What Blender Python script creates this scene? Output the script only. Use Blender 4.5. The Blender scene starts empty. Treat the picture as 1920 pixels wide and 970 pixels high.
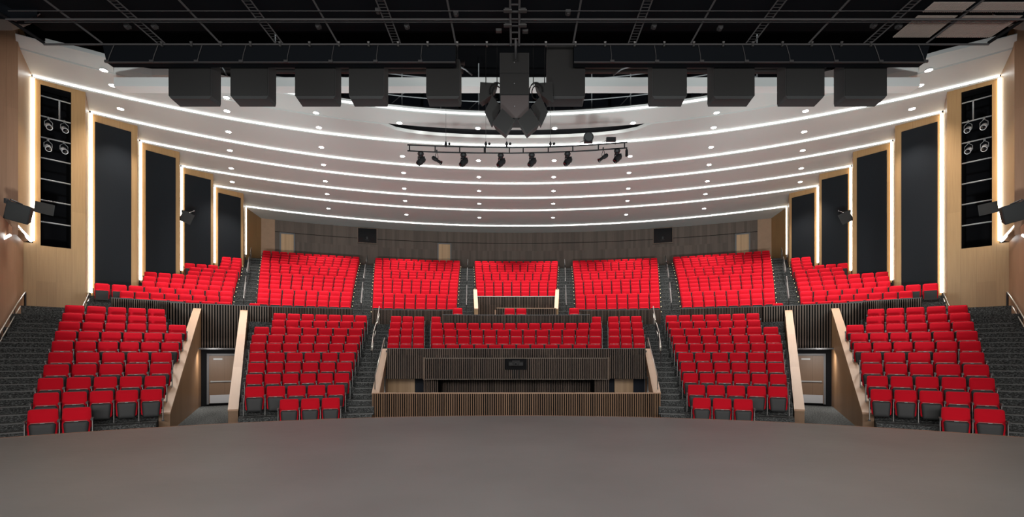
import bpy, math, random
from math import sin, cos, atan2, sqrt, pi, radians
from mathutils import Vector, Matrix
random.seed(7)
C = bpy.context.scene.collection
# ---------------------------------------------------------------- layout numbers
F, CX, HY = 933.1, 968.0, 666.3        # focal length in px, optical axis in px
ZC = -1.915                            # seating rings are centred on (0, ZC)
def ring_y(R, x, c=ZC):                # depth at which column x meets the ring of radius R
    t = (x-CX)/F; a = 1+t*t
    return (2*c + sqrt(4*c*c - 4*a*(c*c-R*R)))/(2*a)
def ring_pt(R, x, h=0.0, c=ZC):
    y = ring_y(R, x, c); return Vector(((x-CX)/F*y, y, h))
def ang(R, x):                         # angle about the ring centre
    p = ring_pt(R, x); return atan2(p.x, p.y-ZC)
def pol(R, a, h=0.0): return Vector((R*sin(a), ZC+R*cos(a), h))
def at(x, y, Y): return Vector(((x-CX)/F*Y, Y, (HY-y)/F*Y))
def mir(p): return Vector((-p.x, p.y, p.z))

# ---------------------------------------------------------------- materials
M = {}
def newmat(n):
    m = bpy.data.materials.new(n); m.use_nodes = True; nt = m.node_tree
    return m, nt, nt.nodes['Principled BSDF']
def plain(n, col, rough=.6, metal=0, spec=.5, bump=0, bscale=200, var=0):
    m, nt, b = newmat(n); b.inputs['Base Color'].default_value = (*col, 1)
    b.inputs['Roughness'].default_value = rough; b.inputs['Metallic'].default_value = metal
    b.inputs['Specular IOR Level'].default_value = spec
    if bump or var:
        tc = nt.nodes.new('ShaderNodeTexCoord'); no = nt.nodes.new('ShaderNodeTexNoise')
        no.inputs['Scale'].default_value = bscale; no.inputs['Detail'].default_value = 3
        nt.links.new(tc.outputs['Object'], no.inputs['Vector'])
        if bump:
            bu = nt.nodes.new('ShaderNodeBump'); bu.inputs['Strength'].default_value = bump; bu.inputs['Distance'].default_value = .01
            nt.links.new(no.outputs['Fac'], bu.inputs['Height']); nt.links.new(bu.outputs['Normal'], b.inputs['Normal'])
        if var:
            cr = nt.nodes.new('ShaderNodeValToRGB'); cr.color_ramp.elements[0].position = .3; cr.color_ramp.elements[1].position = .7
            cr.color_ramp.elements[0].color = (*[c*(1-var) for c in col], 1); cr.color_ramp.elements[1].color = (*[min(1, c*(1+var)) for c in col], 1)
            nt.links.new(no.outputs['Fac'], cr.inputs['Fac']); nt.links.new(cr.outputs['Color'], b.inputs['Base Color'])
    M[n] = m; return m
def emis(n, col, s):
    m, nt, b = newmat(n); b.inputs['Base Color'].default_value = (*col, 1)
    b.inputs['Emission Color'].default_value = (*col, 1); b.inputs['Emission Strength'].default_value = s
    M[n] = m; return m
def planks(n, cols, width=.32, rough=.45, grain=.35, seam=.55):
    # vertical boards laid out in metres of UV; each board its own tone, fine vertical grain
    m, nt, b = newmat(n); N, L = nt.nodes, nt.links
    uv = N.new('ShaderNodeTexCoord'); sp = N.new('ShaderNodeSeparateXYZ'); L.new(uv.outputs['UV'], sp.inputs[0])
    dv = N.new('ShaderNodeMath'); dv.operation = 'DIVIDE'; dv.inputs[1].default_value = width; L.new(sp.outputs[0], dv.inputs[0])
    fl = N.new('ShaderNodeMath'); fl.operation = 'FLOOR'; L.new(dv.outputs[0], fl.inputs[0])
    v2 = N.new('ShaderNodeMath'); v2.operation = 'DIVIDE'; v2.inputs[1].default_value = 2.9; L.new(sp.outputs[1], v2.inputs[0])
    fy = N.new('ShaderNodeMath'); fy.operation = 'FLOOR'; L.new(v2.outputs[0], fy.inputs[0])
    cb = N.new('ShaderNodeCombineXYZ'); L.new(fl.outputs[0], cb.inputs[0]); L.new(fy.outputs[0], cb.inputs[1])
    wn = N.new('ShaderNodeTexWhiteNoise'); wn.noise_dimensions = '2D'; L.new(cb.outputs[0], wn.inputs['Vector'])
    mp = N.new('ShaderNodeMapping'); mp.inputs['Scale'].default_value = (22, .9, 1); L.new(uv.outputs['UV'], mp.inputs['Vector'])
    no = N.new('ShaderNodeTexNoise'); no.inputs['Scale'].default_value = 1; no.inputs['Detail'].default_value = 5; L.new(mp.outputs[0], no.inputs['Vector'])
    ad = N.new('ShaderNodeMath'); ad.operation = 'MULTIPLY_ADD'; ad.inputs[1].default_value = grain
    L.new(no.outputs['Fac'], ad.inputs[0])
    sc = N.new('ShaderNodeMath'); sc.operation = 'MULTIPLY'; sc.inputs[1].default_value = 1-grain; L.new(wn.outputs['Value'], sc.inputs[0]); L.new(sc.outputs[0], ad.inputs[2])
    cr = N.new('ShaderNodeValToRGB'); cr.color_ramp.elements[0].color = (*cols[0], 1); cr.color_ramp.elements[1].color = (*cols[1], 1)
    cr.color_ramp.elements[0].position = .1; cr.color_ramp.elements[1].position = .95
    L.new(ad.outputs[0], cr.inputs['Fac'])
    fr = N.new('ShaderNodeMath'); fr.operation = 'FRACT'; L.new(dv.outputs[0], fr.inputs[0])
    lt = N.new('ShaderNodeMath'); lt.operation = 'LESS_THAN'; lt.inputs[1].default_value = .008/width; L.new(fr.outputs[0], lt.inputs[0])
    mx = N.new('ShaderNodeMix'); mx.data_type = 'RGBA'; mx.blend_type = 'MULTIPLY'
    ms = N.new('ShaderNodeMath'); ms.operation = 'MULTIPLY'; ms.inputs[1].default_value = seam; L.new(lt.outputs[0], ms.inputs[0])
    L.new(ms.outputs[0], mx.inputs['Factor']); L.new(cr.outputs['Color'], mx.inputs['A']); mx.inputs['B'].default_value = (.15, .12, .1, 1)
    L.new(mx.outputs['Result'], b.inputs['Base Color']); b.inputs['Roughness'].default_value = rough
    M[n] = m; return m
def carpet():
    m, nt, b = newmat('carpet'); N, L = nt.nodes, nt.links
    tc = N.new('ShaderNodeTexCoord')
    mp = N.new('ShaderNodeMapping'); mp.inputs['Scale'].default_value = (14, 14, 30); L.new(tc.outputs['Object'], mp.inputs['Vector'])
    no = N.new('ShaderNodeTexNoise'); no.inputs['Scale'].default_value = 1.6; no.inputs['Detail'].default_value = 6; no.inputs['Roughness'].default_value = .75
    L.new(mp.outputs[0], no.inputs['Vector'])
    cr = N.new('ShaderNodeValToRGB'); e = cr.color_ramp.elements
    e[0].position = .38; e[0].color = (.012, .013, .013, 1); e[1].position = .68; e[1].color = (.26, .275, .275, 1)
    k = e.new(.52); k.color = (.07, .074, .074, 1)
    L.new(no.outputs['Fac'], cr.inputs['Fac']); L.new(cr.outputs['Color'], b.inputs['Base Color'])
    b.inputs['Roughness'].default_value = .95; b.inputs['Specular IOR Level'].default_value = .1
    bu = N.new('ShaderNodeBump'); bu.inputs['Strength'].default_value = .5; bu.inputs['Distance'].default_value = .01
    L.new(no.outputs['Fac'], bu.inputs['Height']); L.new(bu.outputs['Normal'], b.inputs['Normal'])
    M['carpet'] = m
carpet()
def stage_mat():
    m, nt, b = newmat('stage'); N, L = nt.nodes, nt.links
    tc = N.new('ShaderNodeTexCoord')
    n1 = N.new('ShaderNodeTexNoise'); n1.inputs['Scale'].default_value = .45; n1.inputs['Detail'].default_value = 3; L.new(tc.outputs['Object'], n1.inputs['Vector'])
    mp = N.new('ShaderNodeMapping'); mp.inputs['Scale'].default_value = (1.2, 9, 1); L.new(tc.outputs['Object'], mp.inputs['Vector'])
    n2 = N.new('ShaderNodeTexNoise'); n2.inputs['Scale'].default_value = 2.5; n2.inputs['Detail'].default_value = 8; n2.inputs['Roughness'].default_value = .7; L.new(mp.outputs[0], n2.inputs['Vector'])
    mx = N.new('ShaderNodeMath'); mx.operation = 'MULTIPLY_ADD'; mx.inputs[1].default_value = .45; L.new(n2.outputs['Fac'], mx.inputs[0])
    m1 = N.new('ShaderNodeMath'); m1.operation = 'MULTIPLY'; m1.inputs[1].default_value = .55; L.new(n1.outputs['Fac'], m1.inputs[0]); L.new(m1.outputs[0], mx.inputs[2])
    cr = N.new('ShaderNodeValToRGB'); e = cr.color_ramp.elements
    e[0].position = .3; e[0].color = (.098, .094, .093, 1); e[1].position = .75; e[1].color = (.175, .168, .165, 1)
    L.new(mx.outputs[0], cr.inputs['Fac']); L.new(cr.outputs['Color'], b.inputs['Base Color'])
    r = N.new('ShaderNodeMath'); r.operation = 'MULTIPLY_ADD'; r.inputs[1].default_value = .25; r.inputs[2].default_value = .36
    L.new(n2.outputs['Fac'], r.inputs[0]); L.new(r.outputs[0], b.inputs['Roughness'])
    M['stage'] = m
stage_mat()
plain('red', (.60, .009, .022), .9, spec=.06, bump=.15, bscale=60)
for k_, v_ in (('Sheen Weight', .22), ('Sheen Roughness', .4), ('Sheen Tint', (1, .45, .5, 1))): M['red'].node_tree.nodes['Principled BSDF'].inputs[k_].default_value = v_
plain('dark_pan', (.022, .024, .025), .6)
plain('black', (.008, .008, .009), .7, spec=.1)
plain('frame', (.03, .03, .032), .4)
plain('silver', (.30, .30, .29), .5, .5)
plain('trim_line', (.26, .21, .17), .6)
plain('steel', (.42, .40, .37), .32, .9)
plain('steel_dark', (.16, .16, .16), .45, .7)
plain('nosing', (.13, .135, .135), .6)
plain('white_ceiling', (.49, .485, .47), .85, spec=.2)
plain('fascia_white', (.62, .61, .60), .8)
plain('fabric_panel', (.013, .015, .018), .95, spec=.1, bump=.3, bscale=90, var=.12)
plain('black_void', (.006, .006, .007), .95, spec=.05)
plain('grid_dark', (.009, .011, .014), .9, spec=.05)
plain('pipe', (.06, .06, .063), .6, .1)
plain('pipe_pale', (.26, .265, .275), .5, .2)  # pale grey of catwalk pipes, slot rungs and cables
plain('speaker', (.016, .016, .016), .8, bump=.4, bscale=150)
plain('speaker_side', (.04, .041, .042), .7, spec=.2)
plain('speaker_brown', (.075, .062, .062), .8, bump=.3, bscale=120)
plain('fixture', (.012, .012, .013), .5, spec=.2)
plain('fixture_light', (.55, .55, .57), .4, .3)
plain('glass_dark', (.004, .004, .005), .1)
plain('tan', (.30, .185, .115), .6, var=.06, bscale=3)
plain('concrete', (.085, .088, .09), .7, var=.15, bscale=4)
plain('edge_wood', (.22, .10, .05), .5)
plain('slat_back', (.006, .006, .006), .95, spec=.1)
plain('kick', (.45, .45, .46), .35, .8)
plain('door_frame', (.13, .13, .135), .5)
plain('duct_grey', (.09, .09, .09), .6)
plain('navy', (.008, .012, .022), .8)
plain('mesh_painted_lit', (.48, .43, .39), .7)  # pale tone stands in for light coming through the mesh
planks('oak', ((.29, .165, .068), (.43, .26, .115)), .6, grain=.75, seam=.35)
planks('oak_red', ((.25, .135, .078), (.36, .20, .12)), .6, grain=.75, seam=.4)
planks('oak_cap', ((.40, .235, .14), (.50, .31, .195)), 3.0, seam=0)
planks('walnut', ((.105, .058, .030), (.165, .095, .050)), .6)
planks('slat_wood', ((.075, .050, .037), (.155, .105, .075)), .075, rough=.6, grain=.3, seam=0)
planks('passage_wood', ((.17, .09, .040), (.25, .14, .068)), .6, grain=.6)
planks('slat_warm', ((.12, .062, .030), (.27, .15, .078)), .075, rough=.55, grain=.3, seam=0)
planks('back_boards', ((.060, .042, .032), (.125, .090, .070)), .17, rough=.6, grain=.5, seam=.6)
planks('pale_wood', ((.40, .25, .13), (.52, .34, .19)), .12, seam=.2)
emis('led', (.97, 1, .98), 10)
emis('fascia_glow', (1, .985, .95), 1.2)  # glow put on the white ceiling fascia, not an LED
emis('led_warm', (1, .88, .68), 9)
emis('lamp', (1, .95, .88), 30)
emis('marker', (1, .8, .45), 1.5)

# ---------------------------------------------------------------- mesh builder
class MB:
    def __init__(s): s.v = []; s.f = []; s.m = []; s.uv = []
    def face(s, pts, mi=0, uv=None):
        i = len(s.v); s.v += [tuple(p) for p in pts]; s.f.append(tuple(range(i, i+len(pts)))); s.m.append(mi)
        s.uv.append(uv or [(0, 0)]*len(pts))
    def quad(s, a, b, c, d, mi=0, u0=0.0):   # a,b bottom, c,d top; uv in metres
        a, b, c, d = map(Vector, (a, b, c, d)); w = (b-a).length
        s.face((a, b, c, d), mi, [(u0, a.z), (u0+w, b.z), (u0+w, c.z), (u0, d.z)])
    def hexa(s, lo, hi, mi=0, u0=0.0):       # lo, hi: 4 points each, same order
        lo = [Vector(p) for p in lo]; hi = [Vector(p) for p in hi]
        for i in range(4):
            j = (i+1) % 4; s.quad(lo[i], lo[j], hi[j], hi[i], mi, u0)
            u0 += 0
        def uvs(P):
            o = P[0]; ux = (P[1]-P[0]); l = ux.length or 1; ux = ux/l; uy = (P[3]-P[0]); l2 = uy.length or 1; uy = uy/l2
            return [(u0+(p-o).dot(ux), (p-o).dot(uy)) for p in P]
        s.face(hi, mi, uvs(hi)); s.face(lo[::-1], mi, uvs(lo)[::-1])
    def box(s, c, d, mi=0, rot=None):
        c = Vector(c); x, y, z = (k/2 for k in d); R = rot or Matrix.Identity(3)
        P = lambda a, b, e: c + R @ Vector((a*x, b*y, e*z))
        s.hexa([P(-1, -1, -1), P(1, -1, -1), P(1, 1, -1), P(-1, 1, -1)], [P(-1, -1, 1), P(1, -1, 1), P(1, 1, 1), P(-1, 1, 1)], mi)
    def tube(s, pts, r, n=6, mi=0, cap=True):
        pts = [Vector(p) for p in pts]; rings = []
        for i, p in enumerate(pts):
            d = (pts[min(i+1, len(pts)-1)]-pts[max(i-1, 0)]).normalized()
            u = Vector((0, 0, 1)) if abs(d.z) < .9 else Vector((1, 0, 0))
            a = d.cross(u).normalized(); b = d.cross(a)
            rr = r[i] if isinstance(r, (list, tuple)) else r
            i0 = len(s.v); rings.append(i0)
            s.v += [tuple(p+a*rr*cos(2*pi*k/n)+b*rr*sin(2*pi*k/n)) for k in range(n)]
        for q in range(len(rings)-1):
            for k in range(n):
                k2 = (k+1) % n
                s.f.append((rings[q]+k, rings[q]+k2, rings[q+1]+k2, rings[q+1]+k)); s.m.append(mi); s.uv.append([(0, 0)]*4)
        if cap:
            for q, rev in ((0, 0), (-1, 1)):
                f = [rings[q]+k for k in range(n)]; s.f.append(tuple(f[::-1] if rev else f)); s.m.append(mi); s.uv.append([(0, 0)]*n)
    def ring_slab(s, R0, R1, a0, a1, h0, h1, mi=0, n=None, top=True, mi_top=None):
        n = n or max(1, int(abs(a1-a0)/radians(1.5)))
        for i in range(n):
            p, q = a0+(a1-a0)*i/n, a0+(a1-a0)*(i+1)/n
            u0 = R0*p; u1 = R0*q
            A, B, Cc, D = pol(R0, p, h0), pol(R0, q, h0), pol(R1, q, h0), pol(R1, p, h0)
            E_, F_, G, H_ = pol(R0, p, h1), pol(R0, q, h1), pol(R1, q, h1), pol(R1, p, h1)
            s.face((A, B, F_, E_), mi, [(u0, h0), (u1, h0), (u1, h1), (u0, h1)])
            s.face((Cc, D, H_, G), mi, [(u1, h0), (u0, h0), (u0, h1), (u1, h1)])
            s.face((E_, F_, G, H_), mi if mi_top is None else mi_top, [(u0, R0), (u1, R0), (u1, R1), (u0, R1)])
            s.face((D, Cc, B, A), mi, [(u0, R1), (u1, R1), (u1, R0), (u0, R0)])
            if i == 0: s.quad(D, A, E_, H_, mi)
            if i == n-1: s.quad(B, Cc, G, F_, mi)
    def build(s, name, mats, parent=None, smooth=False, loc=None):
        me = bpy.data.meshes.new(name); 
        V = s.v
        if loc is not None: V = [(a-loc[0], b-loc[1], c-loc[2]) for a, b, c in V]
        me.from_pydata(V, [], s.f)
        for m in (mats if isinstance(mats, (list, tuple)) else [mats]): me.materials.append(M[m] if isinstance(m, str) else m)
        me.polygons.foreach_set('material_index', s.m)
        ul = me.uv_layers.new(name='UVMap'); flat = []
        for u in s.uv:
            for q in u: flat += (q[0], q[1])
        ul.data.foreach_set('uv', flat)
        if smooth: me.polygons.foreach_set('use_smooth', [True]*len(me.polygons))
        me.update(); o = bpy.data.objects.new(name, me); C.objects.link(o)
        if loc is not None: o.location = loc
        if parent is not None: o.parent = parent
        return o
def bevel(o, w, seg=2):
    b = o.modifiers.new('bevel', 'BEVEL'); b.width = w; b.segments = seg; b.limit_method = 'ANGLE'
    return o
def tag(o, label=None, cat=None, group=None, kind=None):
    if label: o['label'] = label
    if cat: o['category'] = cat
    if group: o['group'] = group
    if kind: o['kind'] = kind
    return o
def empty(name, loc, rz=0):
    o = bpy.data.objects.new(name, None); o.empty_display_size = .1; C.objects.link(o); o.location = loc; o.rotation_euler = (0, 0, rz); return o
def struct(o, label=None): o['kind'] = 'structure'; return tag(o, label)
ORD = ['first', 'second', 'third', 'fourth', 'fifth', 'sixth', 'seventh', 'eighth', 'ninth', 'tenth', 'eleventh', 'twelfth', 'thirteenth', 'fourteenth']

# ---------------------------------------------------------------- tiers
LR = lambda k: 17.781+.849*k
LH = lambda k: -1.285+.343*k           # top of seat back
UR = lambda k: 28.556+.938*(k-1)
UH = lambda k: 2.753+.354*(k-1)-.001*(k-1)**2
SH = .88                               # seat back height above its tread
LF = lambda k: LH(k)-SH
UF = lambda k: UH(k)-SH
FL0 = LF(0)                            # house floor
CROSS = 1.44
D = radians
VOM = (D(26.25), D(32.35))
# stage
sb = MB(); SR, SC, ST = 14.72, -2.41, -1.5
N = 96
ring = [(SR*sin(a), SC+SR*cos(a)) for a in [D(-82)+D(164)*i/N for i in range(N+1)]]
poly = [(x, y) for x, y in ring]+[(15.5, -.3), (15.5, -5), (-15.5, -5), (-15.5, -.3)]
sb.face([(x, y, ST) for x, y in poly][::-1], 0)
for i in range(N):
    (x0, y0), (x1, y1) = ring[i], ring[i+1]
    sb.quad((x0, y0, FL0-.3), (x1, y1, FL0-.3), (x1, y1, ST), (x0, y0, ST), 1)
o = sb.build('floor_stage', ['stage', 'walnut']); struct(o, 'grey scuffed stage floor with a curved front edge')
e = MB()
for i in range(N):
    (x0, y0), (x1, y1) = ring[i], ring[i+1]
    f = lambda x, y, r: (x*(1+r/SR), SC+(y-SC)*(1+r/SR))
    a = f(x0, y0, .003); b = f(x1, y1, .003); c = f(x1, y1, .05); d = f(x0, y0, .05)
    e.hexa([(a[0], a[1], ST-.04), (b[0], b[1], ST-.04), (c[0], c[1], ST-.04), (d[0], d[1], ST-.04)],
           [(a[0], a[1], ST+.004), (b[0], b[1], ST+.004), (c[0], c[1], ST+.004), (d[0], d[1], ST+.004)])
struct(e.build('trim_1', 'edge_wood'), 'thin brown wooden nosing along the curved stage edge')
# house floor
hf = MB()
hf.ring_slab(13.0, 19.0, D(-58), D(58), FL0-.2, FL0-.002)
for sg in (-1, 1):
    hf.ring_slab(19.0, 26.5, sg*D(25.5), sg*D(32.6), FL0-.2, FL0-.002)
struct(hf.build('floor', 'carpet'), 'dark mottled carpet floor in front of the seats')
fb = MB(); fb.ring_slab(13.2, 16.6, D(-52), D(52), FL0-.001, FL0+.006)
struct(fb.build('floor_front', 'concrete'), 'plain grey floor strip between stage and front seats')
def bth(R): return D(14.5) if R < 18.4 else D(13.9) if R < 20 else D(13.4)
OUT = D(52)
tl = MB()
for k in range(10):
    R0 = LR(k)-.62; R1 = R0+.849+.02
    if k == 9: R1 = 25.9
    base = LF(k)-(.9 if k < 5 else .44)
    for a0, a1 in ((-OUT, -VOM[1]), (-VOM[0], -bth(R0) if k < 5 else VOM[0]), (bth(R0), VOM[0]) if k < 5 else (0, 0), (VOM[1], OUT)):
        if a1 > a0: tl.ring_slab(R0, R1, a0, a1, max(base, FL0-.05), LF(k))
for a0, a1 in ((-OUT, -VOM[1]), (-VOM[0], VOM[0]), (VOM[1], OUT)):
    tl.ring_slab(25.88, 27.6, a0, a1, CROSS-.9, CROSS)
struct(tl.build('floor_lower_tiers', 'carpet'), 'dark carpeted tiers under the lower seats')
tu = MB()
for k in range(0, 17):
    R0 = UR(k)-.68; R1 = R0+.938+.02
    if k == 16: R1 = 44.5
    segs = [(-D(44), D(44))] if k > 3 else [(-D(44), -D(4.35)), (D(4.35), D(44))]
    if k == 0: R0 = 27.08; e0 = abs(ang(27.2, 506)); segs = [(-D(44), -e0), (e0, D(44))]
    for a0, a1 in segs:
        tu.ring_slab(R0, R1, a0, a1, max(UF(k)-.9, .62), UF(k))
tu.ring_slab(27.3, 31.0, -D(4.4), D(4.4), CROSS-.3, CROSS+.02)
struct(tu.build('floor_upper_tiers', 'carpet'), 'dark carpeted tiers under the upper seats')

# per-row pixel extents (left side; the hall is symmetric about column 968)
A_ROWS = {0:(47,174,2),1:(59,306,5),2:(67,313,5),3:(78,323,5),4:(87,324,5),5:(94,337,6),6:(100,343,6),7:(107,351,6),8:(114,313,5),9:(119,311,5)}
B_ROWS = {0:(522,639,3),1:(457,648,5),2:(459,656.5,6),3:(463,661,6),4:(465,666,6),5:(467,671.5,7),6:(470,676,7),7:(475,680,7),8:(508.5,684,7),9:(511,689,7)}
D_ROWS = {5:(725,796,3),6:(726,796,3),7:(727.6,796,3),8:(730,796,3),9:(732,796.5,3)}
E_ROWS = {5:(808.5,1127.5,12),6:(807,1129,13),7:(807,1129,13),8:(807,1129,14)}
UA = {0:(251,433,6),1:(223,436,8),2:(175,437,9),3:(265,438,7),4:(267,441,7),5:(269,443,7),6:(351,445,4),7:(354,447,4),8:(345,451,5),9:(412,452,2),10:(414,453,2),11:(415,454,2)}
def ub(k): t = (k-1)/14; return 481+11*t, 658+16.5*t
def uc(k): t = (k-1)/14; return 697.7+5.3*t, 857+6*t
def ud(k): t = (k-4)/11; return 892.5-3.2*t, 1043.5+3.2*t
def cnt(k): return 8 if k <= 3 else 9 if k <= 7 else 10 if k <= 10 else 11 if k <= 14 else 12
# aisle half-steps and nosings
def steps(name, rows, edge, Rf, Hf, d, r, label, upto=None):
    mb = MB()
    for k in rows:
        x0, x1 = edge(k); R0 = Rf(k); a0, a1 = sorted((ang(R0, x0), ang(R0, x1)))
        fr = R0-.62; h = Hf(k)
        mb.ring_slab(fr+d/2, fr+d+.01, a0, a1, h-.1, h+r/2, 0)
        mb.ring_slab(fr+d/2-.012, fr+d/2+.03, a0, a1, h+r/2-.02, h+r/2+.004, 1)
        mb.ring_slab(fr-.012, fr+.03, a0, a1, h-.02, h+.004, 1)
    struct(mb.build(name, ['carpet', 'nosing']), label)
LE = {k: A_ROWS[k][0] for k in A_ROWS}
mx = lambda x, sg: x if sg < 0 else 2*CX-x
for sg in (-1, 1):
    side = 'left' if sg < 0 else 'right'
    steps('stairs_outer_'+side, range(0, 10), lambda k: (mx(LE[k]-6, sg), mx(-170+k*23, sg)), LR, LF, .849, .343, f'dark carpeted stairs along the {side} side wall')
    steps('stairs_lower_'+side, range(0, 10), lambda k: (mx(B_ROWS[k][1]+(6 if k > 0 else 10), sg), mx((700+k*1.2) if k < 5 else D_ROWS[k][0]-4, sg)), LR, LF, .849, .343, f'dark carpeted stairs on the {side} of the booth')
    steps('stairs_gap_'+side, range(6, 10), lambda k: (mx(797, sg), mx(806, sg)), LR, LF, .849, .343, f'narrow carpeted steps {side} of the middle lower block')
    steps('stairs_upper_outer_'+side, range(1, 16), lambda k: (mx((UA[k][1] if k in UA else 462)+2, sg), mx(ub(k)[0]-2, sg)), UR, UF, .938, .35, f'dark carpeted {side} outer stairs through the upper seats')
    steps('stairs_upper_middle_'+side, range(1, 16), lambda k: (mx(ub(k)[1]+2, sg), mx(uc(k)[0]-2, sg)), UR, UF, .938, .35, f'dark carpeted {side} middle stairs through the upper seats')
    steps('stairs_upper_inner_'+side, range(1, 16), lambda k: (mx(uc(k)[1]+2, sg), mx(ud(max(k, 3))[0]-3, sg)), UR, UF, .938, .35, f'dark carpeted {side} inner stairs beside the middle upper block')

# ---------------------------------------------------------------- seat prototype (front faces -Y, origin on the tread under the back)
def rounded_slab(mb, w0, w1, z0, z1, y0, y1, th, r=.05, mi=0, bulge=.02, n=4):
    """upholstered pad: width w0 at the bottom, w1 at the top, leaning from y0 to y1, thickness th"""
    def outline(inset):
        pts = []
        for cx_, cz, a0 in ((1, 0, -90), (1, 1, 0), (-1, 1, 90), (-1, 0, 180)):
            for i in range(n+1):
                a = D(a0+90*i/n); rr = max(r-inset, .004)
                w = (w1 if cz else w0)/2-inset; z = (z1-inset) if cz else (z0+inset)
                pts.append((cx_*(w-rr)+rr*cos(a), (z-rr if cz else z+rr)+rr*sin(a)))
        return pts
    def P(x, z, off): t = (z-z0)/(z1-z0); return (x, y0+(y1-y0)*t+off, z)
    layers = [(0.012, th), (0, th-.015), (0, .02), (.012, .006), (.05, -bulge*.7), (.12, -bulge)]
    base = len(mb.v); cnts = 4*(n+1)
    for ins, off in layers:
        o = outline(ins) if ins < .1 else [(x*.55, (z0+z1)/2+(z-(z0+z1)/2)*.5) for x, z in outline(0)]
        mb.v += [P(x, z, off) for x, z in o]
    for l in range(len(layers)-1):
        for i in range(cnts):
            j = (i+1) % cnts; a = base+l*cnts; b = a+cnts
            mb.f.append((a+i, a+j, b+j, b+i)[::-1]); mb.m.append(mi); mb.uv.append([(0, 0)]*4)
    mb.f.append(tuple(base+i for i in range(cnts))); mb.m.append(mi); mb.uv.append([(0, 0)]*cnts)
    e = base+(len(layers)-1)*cnts
    mb.f.append(tuple(e+i for i in range(cnts))[::-1]); mb.m.append(mi); mb.uv.append([(0, 0)]*cnts)
W = .54
def part(fn, name, mats, smooth=True):
    mb = MB(); fn(mb); o = mb.build(name, mats, None, smooth)
    C.objects.unlink(o); return o
def m_back(mb): rounded_slab(mb, .505, .475, .36, .875, -.02, .07, .05, .05)
def m_shell(mb):
    rounded_slab(mb, .52, .485, .30, .885, .032, .125, .02, .05, bulge=.002)
def m_cush(mb): rounded_slab(mb, .455, .48, .17, .595, -.10, -.075, .05, .07, bulge=.012)
def m_pan(mb): rounded_slab(mb, .37, .425, .13, .555, -.155, -.130, .04, .05, bulge=.006)
def m_plate(mb): mb.box((0, -.146, .562), (.07, .02, .016))
def m_rail(mb): mb.box((0, -.128, .568), (.37, .02, .006))
def m_arm(mb, s=-1):
    x = s*W/2
    mb.box((x, -.16, .62), (.042, .30, .028))
    mb.box((x, -.315, .605), (.042, .03, .05))
def m_leg(mb, s=-1):
    x = s*W/2
    mb.box((x, -.06, .31), (.022, .15, .56)); mb.box((x, -.05, .012), (.06, .24, .022))
    mb.box((x, -.14, .30), (.012, .014, .54), 1)
def m_leg_short(mb, s=-1): m_leg(mb, s)
protos = [('backrest', part(m_back, 'backrest', 'red'), None), ('back_shell', part(m_shell, 'back_shell', 'dark_pan'), None),
          ('seat_cushion', part(m_cush, 'seat_cushion', 'red'), None), ('seat_pan', part(m_pan, 'seat_pan', 'dark_pan'), 'black tipped-up underside of the seat'),
          
          ('armrest', part(lambda m: m_arm(m, -1), 'armrest', 'frame', False), None), ('leg', part(lambda m: m_leg(m, -1), 'leg', ['frame', 'silver'], False), None)]
pr_pan = [('seat_plate', part(m_plate, 'seat_plate', 'silver', False)), ('seat_rail', part(m_rail, 'seat_rail', 'silver', False))]
pr_end = [('armrest', part(lambda m: m_arm(m, 1), 'armrest', 'frame', False), None), ('leg', part(lambda m: m_leg(m, 1), 'leg', ['frame', 'silver'], False), None)]
def seat(p, a, scale, label, group, last):
    r = bpy.data.objects.new('theatre_seat', None); r.empty_display_size = .1; C.objects.link(r)
    r.location = p; r.rotation_euler = (0, 0, -a); r.scale = (scale, 1, 1)
    tag(r, label, 'seat', group)
    for n, src, lab in protos+(pr_end if last else []):
        c = src.copy(); c.name = n; C.objects.link(c); c.parent = r
        if n == 'seat_pan':
            c['label'] = lab
            for n2, s2 in pr_pan:
                d = s2.copy(); d.name = n2; C.objects.link(d); d.parent = c
    return r
def row(R, Hf, x0, x1, n):
    a0, a1 = ang(R, x0), ang(R, x1)
    w = (a1-a0)*R/n
    return [(pol(R, a0+(a1-a0)*(i+.5)/n, Hf), a0+(a1-a0)*(i+.5)/n, w/W) for i in range(n)]
nseat = 0
def block(rows, sg, name, group):
    global nseat
    for k, (x0, x1, n) in rows.items():
        if sg > 0: x0, x1 = 2*CX-x1, 2*CX-x0
        L = row(LR(k)-.06, LF(k), x0, x1, n)
        for i, (p, a, s) in enumerate(L):
            rk = 'front' if k == min(rows) else ORD[k-min(rows)]
            lab = f'red seat, {ORD[i]} from left, {rk} row, {name}'
            seat(p, a, s, lab, group, i == n-1); nseat += 1
for sg, sd in ((-1, 'left'), (1, 'right')):
    block(A_ROWS, sg, f'outermost {sd} lower block', f'red seats in the outermost {sd} lower block')
    block(B_ROWS, sg, f'lower block {sd} of the booth', f'red seats in the lower block {sd} of the booth')
    block(D_ROWS, sg, f'narrow {sd} block above the booth', f'red seats in the narrow {sd} block above the booth')
block(E_ROWS, -1, 'wide middle block above the booth', 'red seats in the wide middle block above the booth')
for x0, x1, lab in ((808, 827, 'lone red folding seat at left end behind the wide middle block'), (1109, 1128, 'lone red folding seat at right end behind the wide middle block')):
    for p, a, s in row(LR(9)-.06, LF(9), x0, x1, 1): seat(p, a, s, lab, 'end seats of the back lower row', True); nseat += 1
for x0, x1, lab in ((848, 868, 'red seat behind the middle slatted parapet, left one by itself'), (945, 966, 'red seat behind the middle slatted parapet, left of the centre pair'),
                    (967, 988, 'red seat behind the middle slatted parapet, right of the centre pair'), (1066, 1087, 'red seat behind the middle slatted parapet, right one by itself')):
    for p, a, s in row(26.45, CROSS, x0, x1, 1): seat(p, a, s, lab, 'seats on the cross aisle', True); nseat += 1

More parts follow.
